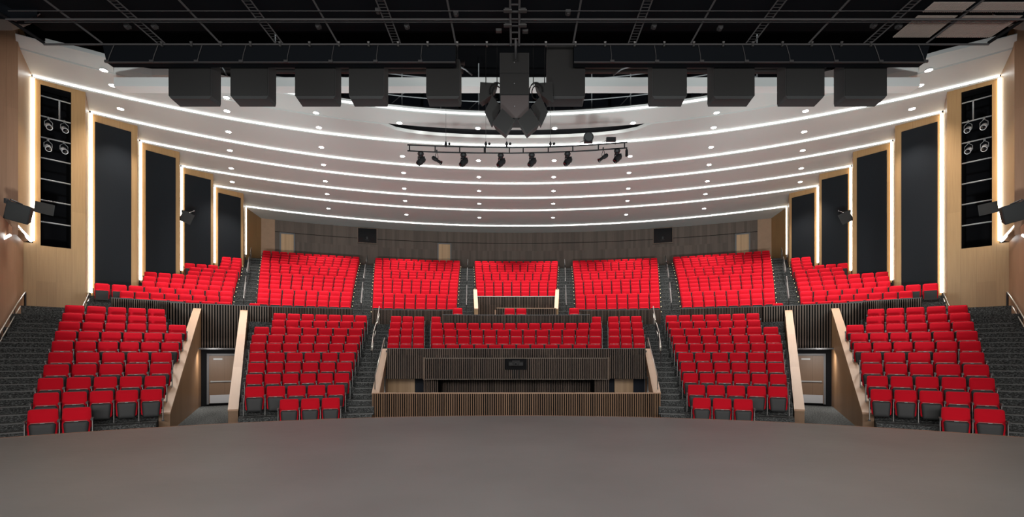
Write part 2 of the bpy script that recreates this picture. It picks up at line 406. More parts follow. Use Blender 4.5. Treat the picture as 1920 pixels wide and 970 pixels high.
# the rest of the seats: about 830 upper seats as one object
def light_seat():
    mb = MB()
    rounded_slab(mb, .505, .475, .34, .875, -.02, .07, .05, .05, 0, n=1)
    mb.box((0, .12, .58), (.49, .02, .56), 1)
    rounded_slab(mb, .455, .475, .17, .59, -.10, -.075, .05, .05, 0, n=1)
    mb.box((0, -.15, .345), (.40, .03, .41), 1)
    mb.box((-W/2, -.16, .60), (.042, .30, .028), 1); mb.box((-W/2, -.06, .31), (.022, .15, .56), 1)
    return mb
ls = light_seat(); big = MB(); mk = MB()
def add_light(p, a, s, ends=0):
    i0 = len(big.v); ca, sa = cos(-a), sin(-a)
    for x, y, z in ls.v:
        x *= s; big.v.append((p.x+x*ca-y*sa, p.y+x*sa+y*ca, p.z+z))
    big.f += [tuple(i+i0 for i in f) for f in ls.f]; big.m += ls.m; big.uv += ls.uv
def end_light(p, a, s, e):
    d = Matrix.Rotation(-a, 3, 'Z')
    q = p+d @ Vector((e*(W/2*s+.04), -.1, .35))
    big_e = (.03, .03, .03)
    mk.box(q, big_e, 0, d)
nu = 0
def urow(k, x0, x1, n, ends=True):
    global nu
    L = row(UR(k)-.06, UF(k), x0, x1, n)
    for i, (p, a, s) in enumerate(L): add_light(p, a, s); nu += 1
    if ends:
        end_light(L[0][0], L[0][1], L[0][2], -1); end_light(L[-1][0], L[-1][1], L[-1][2], 1)
for sg in (-1, 1):
    mm = lambda a, b: (a, b) if sg < 0 else (2*CX-b, 2*CX-a)
    for k, (x0, x1, n) in UA.items():
        q = mm(x0, x1); L = row(UR(k)-.06, UF(k), q[0], q[1], n)
        for p, a, s in L: add_light(p, a, s); nu += 1
        e = L[-1] if sg < 0 else L[0]; end_light(e[0], e[1], e[2], -sg)
    urow(0, *mm(466, 489), 1, False)
    for k in range(1, 16):
        urow(k, *mm(*ub(k)), cnt(k)); urow(k, *mm(*uc(k)), cnt(k))
for k in range(4, 16): urow(k, *ud(k), cnt(k))
o = big.build('theatre_seats_upper', ['red', 'dark_pan'], None, False)
tag(o, 'hundreds of red folding seats filling the steep upper tiers under the ceiling', 'seats', kind='stuff')
o = mk.build('step_marker_lights', 'marker'); tag(o, 'tiny warm marker lights on the aisle ends of the upper seat rows', 'lights', kind='stuff')
print('seats', nseat, nu)

# ---------------------------------------------------------------- slatted parapets and panels
def arc_pts(R, a0, a1, n): return [pol(R, a0+(a1-a0)*i/n) for i in range(n+1)]
def slat_path(name, pts, z0, z1, label, pitch=.07, mats=('slat_back', 'slat_wood', 'frame'), th=.12, cap=.03, cat='parapet', kind=None, parent=None, z1b=None, capw=.03):
    """slats along a plan polyline, facing the stage; pts left to right"""
    mb = MB(); P = [Vector((p[0], p[1], 0)) for p in pts]
    L = [0]
    for i in range(len(P)-1): L.append(L[-1]+(P[i+1]-P[i]).length)
    tot = L[-1]
    def loc(u):
        for i in range(len(P)-1):
            if u <= L[i+1] or i == len(P)-2:
                d = (P[i+1]-P[i]).normalized(); return P[i]+d*(u-L[i]), d
    zt = lambda u: z1 if z1b is None else z1+(z1b-z1)*u/tot
    for i in range(len(P)-1):
        d = (P[i+1]-P[i]).normalized(); nrm = Vector((-d.y, d.x, 0))
        a, b = P[i], P[i+1]; t0, t1 = zt(L[i]), zt(L[i+1])
        mb.hexa([a+Vector((0, 0, z0)), b+Vector((0, 0, z0)), b+nrm*th+Vector((0, 0, z0)), a+nrm*th+Vector((0, 0, z0))],
                [a+Vector((0, 0, t0)), b+Vector((0, 0, t1)), b+nrm*th+Vector((0, 0, t1)), a+nrm*th+Vector((0, 0, t0))], 0)
        mb.hexa([a-nrm*capw+Vector((0, 0, t0)), b-nrm*capw+Vector((0, 0, t1)), b+nrm*(th+.01)+Vector((0, 0, t1)), a+nrm*(th+.01)+Vector((0, 0, t0))],
                [a-nrm*capw+Vector((0, 0, t0+cap)), b-nrm*capw+Vector((0, 0, t1+cap)), b+nrm*(th+.01)+Vector((0, 0, t1+cap)), a+nrm*(th+.01)+Vector((0, 0, t0+cap))], 2)
    n = int(tot/pitch)
    for i in range(n):
        u = (i+.5)*tot/n; p, d = loc(u); nrm = Vector((-d.y, d.x, 0)); w = pitch*.24; dep = .04
        a = p-d*w-nrm*dep; b = p+d*w-nrm*dep; c = p+d*w; e_ = p-d*w; t = zt(u)-.002; z = z0+.01; uu = i*.075+.02
        for (q0, q1) in ((a, b), (b, c), (e_, a)):
            mb.face(((q0.x, q0.y, z), (q1.x, q1.y, z), (q1.x, q1.y, t), (q0.x, q0.y, t)), 1, [(uu, z), (uu+.03, z), (uu+.03, t), (uu, t)])
    o = mb.build(name, list(mats), parent)
    if parent is None: tag(o, label, cat, kind=kind)
    elif label: o['label'] = label
    return o
def arc_slat(name, R, x0, x1, y0, y1, label, sg=-1, z0=None, **k):
    if sg > 0: x0, x1, y0, y1 = 2*CX-x1, 2*CX-x0, y1, y0
    a0, a1 = ang(R, x0), ang(R, x1); n = max(2, int((a1-a0)/D(2)))
    h0 = (HY-y0)/F*ring_y(R, x0); h1 = (HY-y1)/F*ring_y(R, x1)
    return slat_path(name, arc_pts(R, a0, a1, n), z0, h0, label, z1b=h1, **k)
for sg, sd in ((-1, 'left'), (1, 'right')):
    arc_slat('parapet_wall', 27.06, 208, 344, 559.5, 567.5, f'dark slatted parapet at the outer end of the upper {sd} seats', sg, z0=CROSS-.3)
    arc_slat('parapet_wall', 26.92, 318, 505, 568, 575.5, f'tall dark slatted parapet over the {sd} entrance passage', sg, z0=.27, th=.13, pitch=.10)
    arc_slat('parapet_wall', 27.75, 500, 661, 575.5, 579.5, f'dark slatted parapet behind the lower block {sd} of the booth', sg, z0=CROSS-.1)
    arc_slat('parapet_wall', 27.6, 697, 862, 581, 582.5, f'dark slatted parapet behind the narrow {sd} block above the booth', sg, z0=CROSS-.05)
arc_slat('parapet_wall', 25.15, 830, 1106, 591, 591, 'long low slatted parapet behind the wide middle block of seats', z0=LF(9)-.3)
# light-edged inner parapet and recess wall under the middle upper block
arc_slat('parapet_wall', 28.1, 931, 1043, 578.5, 579, 'low slatted panel with pale wooden edge behind the two centre seats', z0=CROSS-.02, mats=('slat_back', 'slat_wood', 'oak_cap'), pitch=.09)
o = MB(); p = ring_pt(28.1, 930, 0); o.box((p.x-.03, p.y+.02, (CROSS+2.33)/2), (.06, .16, 2.35-CROSS+.06)); o = o.build('parapet_post', 'oak_cap'); tag(o, 'pale wooden end post of the low centre panel', 'post')
arc_slat('wall_recess', 30.56, 889, 1047, 556.5, 556.5, 'plain dark slatted wall below the middle upper block', z0=CROSS, kind='structure', pitch=.09, mats=('slat_back', 'slat_wood', 'steel'))
def cap_wall(name, R0, h0, R1, h1, a0, a1, wdt, zb, label, capmat='oak_cap', bodymat='passage_wood', capt=.05, sg=-1, cat='wall'):
    """radial wall whose top slopes from (R0,h0,angle a0) up to (R1,h1,angle a1)"""
    body, cap = MB(), MB(); n = 1
    P0, P1 = pol(R0, a0), pol(R1, a1); d = (P1-P0).normalized(); nr = Vector((d.y, -d.x, 0))*wdt/2
    z = lambda p, h: Vector((p.x, p.y, h))
    body.hexa([z(P0-nr, zb), z(P0+nr, zb), z(P1+nr, zb), z(P1-nr, zb)], [z(P0-nr, h0-capt), z(P0+nr, h0-capt), z(P1+nr, h1-capt), z(P1-nr, h1-capt)])
    nr2 = nr*1.06; P0b = P0-d*.012
    cap.hexa([z(P0b-nr2, h0-capt), z(P0b+nr2, h0-capt), z(P1+nr2, h1-capt), z(P1-nr2, h1-capt)], [z(P0b-nr2, h0), z(P0b+nr2, h0), z(P1+nr2, h1), z(P1-nr2, h1)])
    r = empty(name, (P0.x, P0.y, 0)); tag(r, label, cat)
    for m, nm, mt in ((body, 'wall_panel', bodymat), (cap, 'coping', capmat)):
        o = m.build(nm, mt); o.parent = r; o.matrix_parent_inverse = Matrix.Translation(r.location).inverted()
    r.children[1]['label'] = 'pale wooden coping'
    return r
def reparent(o, r): o.parent = r; o.matrix_parent_inverse = Matrix.Translation(r.location).inverted(); return o
for sg, sd in ((-1, 'left'), (1, 'right')):
    p0 = at(308, 774, 14.0); p1 = at(370, 578.5, ring_y(26.88, 370))
    a = lambda p: (sqrt(p.x**2+(p.y-ZC)**2), atan2(p.x, p.y-ZC))
    (r0, t0), (r1, t1) = a(p0), a(p1)
    cap_wall('passage_wall', r0, p0.z, r1-.02, p1.z, sg*abs(t0), sg*abs(t1), .27, FL0-.1, f'outer wooden side wall with sloping top at the {sd} entrance passage')
    p0 = at(437, 768, 15.2); p1 = at(457.5, 582, ring_y(26.88, 457.5))
    (r0, t0), (r1, t1) = a(p0), a(p1)
    cap_wall('passage_wall', r0, p0.z, r1-.02, p1.z, sg*abs(t0), sg*abs(t1), .27, FL0-.1, f'inner wooden side wall with sloping top at the {sd} entrance passage')
    # back of the passage: dark reveal, lintel, door
    mb = MB(); mb.ring_slab(27.5, 27.7, sg*D(26.2) if sg > 0 else -D(32.2), D(32.2) if sg > 0 else -D(26.2), FL0-.1, .5)
    struct(mb.build('wall_passage_'+sd, 'black'), f'black reveal around the {sd} passage door')
    mb = MB(); mb.ring_slab(26.0, 27.4, sg*D(26.8) if sg > 0 else -D(31.6), D(31.6) if sg > 0 else -D(26.8), .24, .30)
    struct(mb.build('ceiling_passage_'+sd, 'frame'), f'thin lintel over the {sd} passage door')
    xd = 417 if sg < 0 else 2*CX-417
    R = 27.42; pd = ring_pt(R, xd, FL0); aa = ang(R, xd)
    r = empty('door_1' if sg < 0 else 'door_2', pd, -aa); r['kind'] = 'structure'; tag(r, f'brown {sd} passage door with silver push bar and kick plate', 'door')
    rb = MB(); wd = 1.02; hd = 2.13
    rb.box((0, 0, hd/2+.02), (wd, .05, hd-.02)); leaf = rb.build('door_leaf', 'walnut', r)
    fm = MB(); fm.box((-wd/2-.04, 0, hd/2+.03), (.08, .12, hd+.06)); fm.box((wd/2+.04, 0, hd/2+.03), (.08, .12, hd+.06)); fm.box((0, 0, hd+.06), (wd+.16, .12, .08)); fm.build('door_frame', 'door_frame', r)
    kp = MB(); kp.box((0, -.035, .22), (wd-.06, .012, .36)); kp.build('kick_plate', 'kick', leaf)
    pb = MB(); pb.box((0, -.08, 1.0), (wd-.12, .05, .05)); pb.box((-wd/2+.1, -.05, 1.0), (.06, .06, .07)); pb.box((wd/2-.1, -.05, 1.0), (.06, .06, .07)); pb.build('push_bar', 'silver', leaf)
    cl = MB(); cl.box((-.17, -.06, 1.99), (.34, .06, .07)); cl.build('door_closer', 'silver', leaf)
    # wing walls beside the middle upper block
    p0 = at(893, 579, 26.4); p1 = at(891, 545.5, 29.4)
    (r0, t0), (r1, t1) = a(p0), a(p1)
    cap_wall('wing_wall', r0, p0.z, r1, p1.z+.08, sg*abs(t0), sg*abs(t1), .2, CROSS, f'short pale wooden wing wall {sd} of the middle upper block', bodymat='oak', capmat='oak_cap')

# ---------------------------------------------------------------- control booth
BY = 16.0; hB = -(738.5-HY)/F*BY
bw = 4.63
o = slat_path('booth_wall', [(-bw, BY), (bw, BY)], FL0-.02, hB, 'long low wall of warm brown vertical slats in front of the booth', mats=('slat_back', 'slat_warm', 'oak_cap'), th=.14, capw=.035, cap=.025, cat='wall')
fl = MB(); fl.hexa([(-4.9, 16.1, FL0-.95), (4.9, 16.1, FL0-.95), (5.0, 21.0, FL0-.95), (-5.0, 21.0, FL0-.95)], [(-4.9, 16.1, FL0-.85), (4.9, 16.1, FL0-.85), (5.0, 21.0, FL0-.85), (-5.0, 21.0, FL0-.85)])
struct(fl.build('floor_booth', 'concrete'), 'sunken floor inside the booth')
PY = 19.6
hx = lambda x, Y: (x-CX)/F*Y
hz = lambda y, Y: (HY-y)/F*Y
arc_slat('booth_fascia', 21.2, 725.5, 1210.5, 654.5, 654.5, 'wide dark slatted fascia under the front seats above the booth', z0=hz(710.5, 19.1), th=.12, cat='wall')
PF = 18.62
bx = empty('booth_projector_box', (0, PF, hz(711, PF))); tag(bx, 'protruding dark slatted box in the middle above the booth counter', 'wall')
o = slat_path('slat_panel', [(hx(795, PF), PF), (hx(1141, PF), PF)], hz(711, PF), hz(672.5, PF), None, th=.35, mats=('slat_back', 'slat_wood', 'trim_line'), cap=.02, parent=bx); reparent(o, bx)
o = MB(); o.box((hx(968, PF), PF+.3, hz(711, PF)-.012), (hx(1141, PF)-hx(795, PF), .62, .02)); reparent(o.build('bottom_trim', 'trim_line'), bx)
for i, (x, s) in enumerate(((795, 'left'), (1141, 'right'))):
    m = MB(); m.box((hx(x, PF), PF+.1, (hz(672, PF)+hz(711, PF))/2), (.05, .3, hz(672, PF)-hz(711, PF)+.06)); reparent(m.build('edge_post', 'walnut'), bx)
# projector in its niche
pj = empty('projector', (hx(968, PF-.1), PF-.12, hz(693, PF))); tag(pj, 'black projector with round lens in the dark niche of the booth fascia', 'projector')
def ppart(n, mt, fn):
    m = MB(); fn(m); o = m.build(n, mt); reparent(o, pj); return o
Yp = PF-.07
ppart('niche_panel', 'black', lambda m: m.box((hx(967.5, Yp), Yp, hz(683.5, Yp)), (.80, .05, .41)))
ppart('housing', 'fixture', lambda m: (m.box((hx(967.5, Yp), Yp-.09, hz(682.5, Yp)), (.54, .16, .15)), m.box((hx(967.5, Yp), Yp-.10, hz(679.5, Yp)), (.28, .17, .12))))
ppart('side_grille', 'speaker_side', lambda m: (m.box((hx(958, Yp), Yp-.175, hz(683, Yp)), (.13, .01, .10)), m.box((hx(977, Yp), Yp-.175, hz(683, Yp)), (.13, .01, .10))))
def lens(m):
    c = at(967.5, 683, Yp-.18); m.tube([c, c+Vector((0, -.04, 0))], .062, 16, 0)
ppart('lens_ring', 'speaker_side', lens)
def lens2(m):
    c = at(967.5, 683, Yp-.215); m.tube([c, c+Vector((0, -.012, 0))], .042, 16, 0)
ppart('lens', 'glass_dark', lens2)
ppart('bracket', 'speaker_side', lambda m: [m.box((hx(967.5, Yp)+dx, Yp-.01, hz(702, Yp)), (.012, .02, .34)) for dx in (-.12, -.08, -.04, 0, .04, .08, .12)])
# recess behind the counter
RY = 20.3
slat_path('wall_booth_back', [(hx(820, RY), RY), (hx(1116, RY), RY)], FL0-.85, hz(706, RY), 'dark slatted back wall inside the booth opening', kind='structure')
for sg, sd in ((-1, 'left'), (1, 'right')):
    xa, xb = (794, 822) if sg < 0 else (1114, 1142)
    slat_path('booth_pier', [(hx(xa, 19.3), 19.3), (hx(xb, 19.3), 19.3)], FL0-.85, hz(711, 19.3)+.02, f'narrow slatted pier on the {sd} of the booth opening', mats=('slat_back', 'slat_wood', 'walnut'), th=.9, cat='pier')
    m = MB(); x0, x1 = sorted((sg*3.60, sg*3.68)); m.box((sg*3.62, 19.42, (FL0-.85+hz(711, 19.4))/2), (.06, .2, hz(711, 19.4)-FL0+.85))
    # pale back wall with navy strip beyond the fascia
    m = MB(); Yq = 20.4
    xs = sorted((sg*3.4, sg*5.25))
    m.box(((xs[0]+xs[1])/2, Yq, -1.9), (xs[1]-xs[0], .1, 2.4)); struct(m.build('wall_booth_'+sd, 'navy'), f'navy wall at the {sd} end of the booth')
    m = MB(); xp = (hx(726, Yq-.1), hx(778, Yq-.1)) if sg < 0 else (hx(1152, Yq-.1), hx(1187, Yq-.1))
    m.box(((xp[0]+xp[1])/2, Yq-.1, -1.95), (xp[1]-xp[0], .06, 2.1)); tag(m.build('booth_door', 'pale_wood'), f'pale wooden door panel low in the {sd} end of the booth', 'door')
    # flank: radial wall with pale coping, warm inside
    p0 = at(704, 737.5, 16.02); p1 = at(721.5, 654, 19.75)
    if sg > 0: p0, p1 = mir(p0), mir(p1)
    r = empty('booth_side_wall', (p0.x, p0.y, 0)); tag(r, f'{sd} side wall of the booth with wide pale sloping coping', 'wall')
    wd = Vector((.115, 0, 0)); z = lambda p, h: Vector((p.x, p.y, h))
    m = MB(); m.hexa([z(p0-wd, FL0-.9), z(p0+wd, FL0-.9), z(p1+wd, FL0-.9), z(p1-wd, FL0-.9)], [z(p0-wd, p0.z-.04), z(p0+wd, p0.z-.04), z(p1+wd, p1.z-.04), z(p1-wd, p1.z-.04)]); reparent(m.build('wall_panel', 'oak_red'), r)
    w2 = wd*1.08; m = MB(); m.hexa([z(p0-w2, p0.z-.04), z(p0+w2, p0.z-.04), z(p1+w2, p1.z-.04), z(p1-w2, p1.z-.04)], [z(p0-w2, p0.z), z(p0+w2, p0.z), z(p1+w2, p1.z), z(p1-w2, p1.z)]); o = m.build('coping', 'oak_cap'); o['label'] = 'pale wooden coping'; reparent(o, r)
    # rail above coping
    m = MB(); off = Vector((sg*.1, 0, 0)); q0 = at(703, 706, 16.3); q1 = at(721, 634, 20.3)
    if sg > 0: q0, q1 = mir(q0), mir(q1)
    m.tube([Vector((q0.x, q0.y, p0.z+.02)), q0, q1, Vector((q1.x, q1.y, q1.z-.35))], .02, 8)
    tag(m.build('handrail', 'steel', None, True), f'slim steel rail above the {sd} side wall of the booth', 'handrail')

# ---------------------------------------------------------------- handrails
def hrail(label, pts, hgt=.86, posts=None, double=False, r=.022, groups=None):
    """pts: floor points along the run; groups: index ranges each forming one rail piece"""
    root = empty('handrail', pts[0]); tag(root, label, 'handrail')
    for (i, j) in (groups or [(0, len(pts)-1)]):
        P = [p+Vector((0, 0, hgt)) for p in pts[i:j+1]]
        d0 = (P[0]-P[1]).normalized()*.12; dn = (P[-1]-P[-2]).normalized()*.10
        m = MB(); m.tube([P[0]+d0+Vector((0, 0, -.10)), P[0]+d0]+P+[P[-1]+dn], r, 8)
        if double: m.tube([p-Vector((0, 0, .30)) for p in P], r*.7, 6)
        reparent(m.build('rail', 'steel_dark' if 'upper' in label else 'steel', None, True), root)
        for q in ([i, j] if j-i < 3 else [i, (i+j)//2, j]):
            m = MB(); m.tube([pts[q]+Vector((0, 0, -.15)), pts[q]+Vector((0, 0, hgt))], .02, 6); reparent(m.build('post', 'frame', None, True), root)
    return root
for sg, sd in ((-1, 'left'), (1, 'right')):
    m_ = lambda x: mx(x, sg)
    def upath(fx, ks): return [ring_pt(UR(k)-.4, m_(fx(k)), UF(k)+.05) for k in ks]
    ks = list(range(1, 16, 2))
    gr = [(0, 2), (3, 5), (6, 7)]
    hrail(f'dark handrail down the middle of the {sd} outer upper stairs', upath(lambda k: 457+(k-1)*1.0, ks), groups=gr, double=True)
    hrail(f'steel handrail down the middle of the {sd} middle upper stairs', upath(lambda k: 677+(k-1)*.8, ks), groups=gr, double=True)
    hrail(f'slim handrail down the {sd} inner upper stairs beside the middle block', upath(lambda k: 874.5+(k-1)*.2, ks), groups=gr)
    lp = [ring_pt(LR(k)-.2, m_(x), LF(k)+.05) for k, x in ((4.6, 697), (6.2, 700), (6.6, 701), (7.6, 705), (8.2, 707), (10.5, 711))]
    for q in (5,): lp[q].z = CROSS
    hrail(f'bent steel handrail on the lower stairs {sd} of the booth', lp, groups=[(0, 1), (2, 3), (4, 5)], double=True)

# ---------------------------------------------------------------- side walls, stepping in bays
XW, XI = 18.8, 17.66
BAY = {6: (19.36, 20.40, 10.79, 1.44), 5: (22.0, 23.2, 10.68, 2.3), 4: (24.9, 26.1, 10.66, 3.3), 3: (27.95, 29.0, 10.55, 4.3), 2: (31.0, 32.2, 10.48, 5.3)}
Z1, H1 = 34.6, 10.27
PAN = {5: (178, 245.5, 10.36, 2.6), 4: (273, 329, 10.32, 3.6), 3: (346, 395, 10.22, 4.7), 2: (409, 451, 10.17, 5.6)}
def face_pt(j, x):
    a, b = (XW, BAY[j][0]), (XI, BAY[j][1]); t = abs(x-CX)/F
    dx, dy = b[0]-a[0], b[1]-a[1]; s = (t*a[1]-a[0])/(dx-t*dy); return a[0]+s*dx, a[1]+s*dy
TOP = 11.6
for sg, sd in ((-1, 'left'), (1, 'right')):
    w = MB(); u = 0
    P = lambda X, Y, h: Vector((sg*X, Y, h))
    def q(mb, a, b, z0, z1, mi=0):
        global u_
        mb.quad(P(a[0], a[1], z0), P(b[0], b[1], z0), P(b[0], b[1], z1), P(a[0], a[1], z1), mi, a[1]*1.7)
    # bay 6 with its dark opening
    x0, x1 = (76, 133.5)
    a0, a1 = face_pt(6, x0), face_pt(6, x1); zt, zb = 10.62, 4.30
    A, B = (XW, BAY[6][0]), (XI, BAY[6][1]); Ao = (18.99, 19.18)
    q(w, Ao, A, .5, 4.36); q(w, A, a0, .5, TOP); q(w, a1, B, .5, TOP); q(w, a0, a1, .5, zb); q(w, a0, a1, zt, TOP)
    q(w, B, (XW, BAY[5][0]-.1), .5, TOP)
    js = [5, 4, 3, 2]
    for n_, j in enumerate(js):
        A, B = (XW, BAY[j][0]), (XI, BAY[j][1]); nx = BAY[js[n_+1]][0] if j > 2 else Z1
        q(w, (XW, BAY[j][0]-.1), A, .5, TOP) if False else None
        q(w, A, B, 1.0, TOP); q(w, B, (XW, nx-.1), 1.0, TOP)
    q(w, (XW, Z1), (19.05, 37.25), 5.0, TOP)
    struct(w.build('wall_'+sd, 'oak'), f'{sd} oak-veneered side wall stepping back in bays')
    # opening interior (a box room for the side lighting)
    ob = MB(); dd = Vector((sg*1.1, 1.0, 0))
    q0, q1 = Vector((sg*a0[0], a0[1], 0)), Vector((sg*a1[0], a1[1], 0))
    zz = lambda p, h: Vector((p.x, p.y, h))
    ob.quad(zz(q0, zb), zz(q0+dd, zb), zz(q0+dd, zt), zz(q0, zt)); ob.quad(zz(q0+dd, zb), zz(q1+dd, zb), zz(q1+dd, zt), zz(q0+dd, zt))
    ob.quad(zz(q1+dd, zb), zz(q1, zb), zz(q1, zt), zz(q1+dd, zt)); ob.face((zz(q0, zb), zz(q1, zb), zz(q1+dd, zb), zz(q0+dd, zb))); ob.face((zz(q0, zt), zz(q1, zt), zz(q1+dd, zt), zz(q0+dd, zt)))
    struct(ob.build('window_1' if sg < 0 else 'window_2', 'black_void'), f'tall black lighting slot in the {sd} side wall')
    lad = empty('lighting_ladder', zz(q0, zb)); tag(lad, f'ladder of horizontal pipes in the tall black slot of the {sd} wall', 'pipe ladder')
    inn = Vector((sg*.12, .12, 0))
    rungs = []
    for yy in (176, 214, 254, 293, 333, 373, 414):
        h = hz(yy, a0[1]); m = MB(); m.tube([zz(q0+inn, h), zz(q1+inn, h-.02)], .028, 8); reparent(m.build('rung', 'pipe_pale', None, True), lad); rungs.append(h)
    m = MB(); pmid = q0*.38+q1*.62+inn*1.3; m.tube([zz(pmid, rungs[0]), zz(pmid, rungs[1])], .03, 8); reparent(m.build('upright', 'pipe_pale', None, True), lad)
    # fabric panels
    for j, (xa, xb, ht, hb) in PAN.items():
        pa, pb_ = face_pt(j, xa), face_pt(j, xb); nrm = Vector((-sg*(BAY[j][1]-BAY[j][0]), -(XW-XI), 0)).normalized()
        a_, b_ = Vector((sg*pa[0], pa[1], 0)), Vector((sg*pb_[0], pb_[1], 0)); f0 = nrm*.05; f1 = nrm*.003
        m = MB(); m.hexa([zz(a_+f0, hb), zz(b_+f0, hb), zz(b_+f1, hb), zz(a_+f1, hb)], [zz(a_+f0, ht), zz(b_+f0, ht-.04), zz(b_+f1, ht-.04), zz(a_+f1, ht)])
        nm = {5: 'nearest the stage', 4: 'second from the stage', 3: 'third from the stage', 2: 'farthest from the stage'}[j]
        tag(m.build('acoustic_panel', 'fabric_panel'), f'tall charcoal fabric panel on the {sd} wall, {nm}', 'acoustic panel', f'acoustic panels on the {sd} wall')
    # vertical coves of light at the start of each bay
    Bs = [(6, 19.36, 10.76, 4.45), (5, 22.0, 10.66, 2.75), (4, 24.9, 10.64, 3.75), (3, 27.95, 10.53, 4.75), (2, 31.0, 10.46, 5.75), (1, Z1, 10.25, 7.0)]
    for j, Y, ht, hb in Bs:
        wv = {6: .075, 5: .08, 4: .08, 3: .09, 2: .10, 1: .05}[j]
        m = MB(); m.hexa([P(XW+.06, Y-.14, hb), P(XW-.02, Y-.14-.0, hb), P(XW-.05, Y+.02, hb), P(XW+.06, Y+.05, hb)], [P(XW+.06, Y-.14, ht), P(XW-.02, Y-.14, ht), P(XW-.05, Y+.02, ht), P(XW+.06, Y+.05, ht)])
        m = MB(); c = Vector((sg*(XW-.045), Y-.05, 0)); m.hexa([zz(c+Vector((-wv/2, -.03, 0)), hb), zz(c+Vector((wv/2, -.03, 0)), hb), zz(c+Vector((wv/2, .03, 0)), hb), zz(c+Vector((-wv/2, .03, 0)), hb)],
               [zz(c+Vector((-wv/2, -.03, 0)), ht), zz(c+Vector((wv/2, -.03, 0)), ht), zz(c+Vector((wv/2, .03, 0)), ht), zz(c+Vector((-wv/2, .03, 0)), ht)])
        nm = {6: 'beside the tall black slot', 5: 'before the panel nearest the stage', 4: 'before the second charcoal panel', 3: 'before the third charcoal panel', 2: 'before the farthest charcoal panel', 1: 'in the back corner'}[j]
        tag(m.build('light_strip', 'led_warm'), f'vertical warm light strip on the {sd} wall, {nm}', 'light strip', f'vertical light strips on the {sd} wall')
    # front pier and lower wall
    w = MB(); q(w, (17.62, 17.6), (XW, 19.3), 4.45, TOP+.3, 1); q(w, (19.6, 15.35), (17.62, 17.6), 4.25, TOP+.3)
    w.face((P(17.62, 17.6, 4.45), P(XW, 19.3, 4.45), P(18.99, 19.18, 4.36), P(17.9, 17.5, 4.3)), 0)
    struct(w.build('wall_front_'+sd, ['oak_red', 'oak']), f'{sd} front pier clad in reddish oak')
    w = MB(); pa, pb_ = (18.99, 19.18), (10.6, 8.1)
    q(w, pb_, pa, FL0-.3, 4.5); struct(w.build('wall_lower_'+sd, 'oak_red'), f'{sd} lower wood wall beside the outer stairs')
    m = MB(); m.tube([P(17.68, 17.62, 4.58), P(XW-.06, 19.22, 4.42)], .05, 8); tag(m.build('light_strip', 'led'), f'short slanted light strip under the front {sd} pier', 'light strip')
    m = MB(); c0 = at(4, 449, 16.4); c1 = at(19, 441, 16.7); m.tube([P(abs(c0.x), c0.y, c0.z), P(abs(c1.x), c1.y, c1.z)], .04, 8); tag(m.build('light_strip', 'led'), f'short light strip at the {sd} edge of the picture', 'light strip')
    # stair handrail on that wall
    dv = Vector((pb_[0]-pa[0], pb_[1]-pa[1], 0)); L_ = dv.length; dv.normalize()
    def wp(s_, h, off=.12): v = Vector((pa[0], pa[1], 0))+dv*s_; v += Vector((dv.y, -dv.x, 0))*-off if False else Vector((-.09, .05, 0)); return P(v.x, v.y, h)
    root = empty('handrail', wp(.5, CROSS)); tag(root, f'steel handrail along the {sd} lower wall above the outer stairs', 'handrail')
    hs = lambda s_: CROSS+.95-max(0, s_-.6)*.41
    m = MB(); m.tube([wp(s_, hs(s_)) for s_ in (.45, 2, 4, 6, 8, 10)], .024, 8); reparent(m.build('rail', 'steel', None, True), root)
    m = MB(); m.tube([wp(s_, hs(s_)-.28) for s_ in (1.4, 2, 4, 6, 8, 10)], .02, 8); reparent(m.build('rail', 'steel', None, True), root)
    m = MB(); m.box(wp(.42, CROSS+.47), (.05, .05, .95)); reparent(m.build('post', 'frame'), root)
    for s_ in (2.4, 4.6, 7): 
        m = MB(); m.tube([wp(s_, hs(s_)-.28), wp(s_, hs(s_))], .012, 6); reparent(m.build('bracket', 'frame'), root)
    # upper rail at the first cove
    root = empty('handrail', P(18.2, 20.2, CROSS)); tag(root, f'short handrail rising beside the {sd} wall at the cross aisle', 'handrail')
    m = MB(); ra = at(155, 575, 19.9); rb_ = at(167, 549, 21.2); ra = P(abs(ra.x), ra.y, ra.z); rb_ = P(abs(rb_.x), rb_.y, rb_.z)
    m.tube([ra+Vector((0, 0, -.9)), ra, rb_], .022, 8); m.tube([ra-Vector((0, 0, .25)), rb_-Vector((0, 0, .25))], .018, 8); reparent(m.build('rail', 'steel', None, True), root)
    # wall speakers
def speaker(px, Y, w, h, d, tilt, yaw, label, mat='fixture', roll=0, arm=None, name='wall_speaker'):
    c = at(px[0], px[1], Y); R = Matrix.Rotation(yaw, 3, 'Z') @ Matrix.Rotation(tilt, 3, 'X') @ Matrix.Rotation(roll, 3, 'Y')
    r = empty(name, c); tag(r, label, 'speaker')
    m = MB(); x, y, z = w/2, d/2, h/2; T = lambda a, b, e: c+R @ Vector((a, b, e))
    m.hexa([T(-x, -y, -z), T(x, -y, -z), T(x*.8, y, -z*.8), T(-x*.8, y, -z*.8)], [T(-x, -y, z), T(x, -y, z), T(x*.8, y, z*.8), T(-x*.8, y, z*.8)])
    reparent(bevel(m.build('cabinet', mat), .02), r)
    m = MB(); m.box(c+R @ Vector((0, -y-.008, 0)), (w*.93, .015, h*.93), 0, R); reparent(m.build('grille', 'speaker'), r)
    if arm is not None:
        m = MB(); q = at(*arm[0], arm[1]); t = T(0, .1, z+.05); m.tube([q, Vector((t.x, q.y, q.z))], .022, 6); m.tube([Vector((t.x, q.y, q.z+.05)), T(0, 0, z-.02)], .025, 6)
        m.box(q, (.06, .12, .16)); reparent(m.build('bracket', 'frame'), r)
    return r
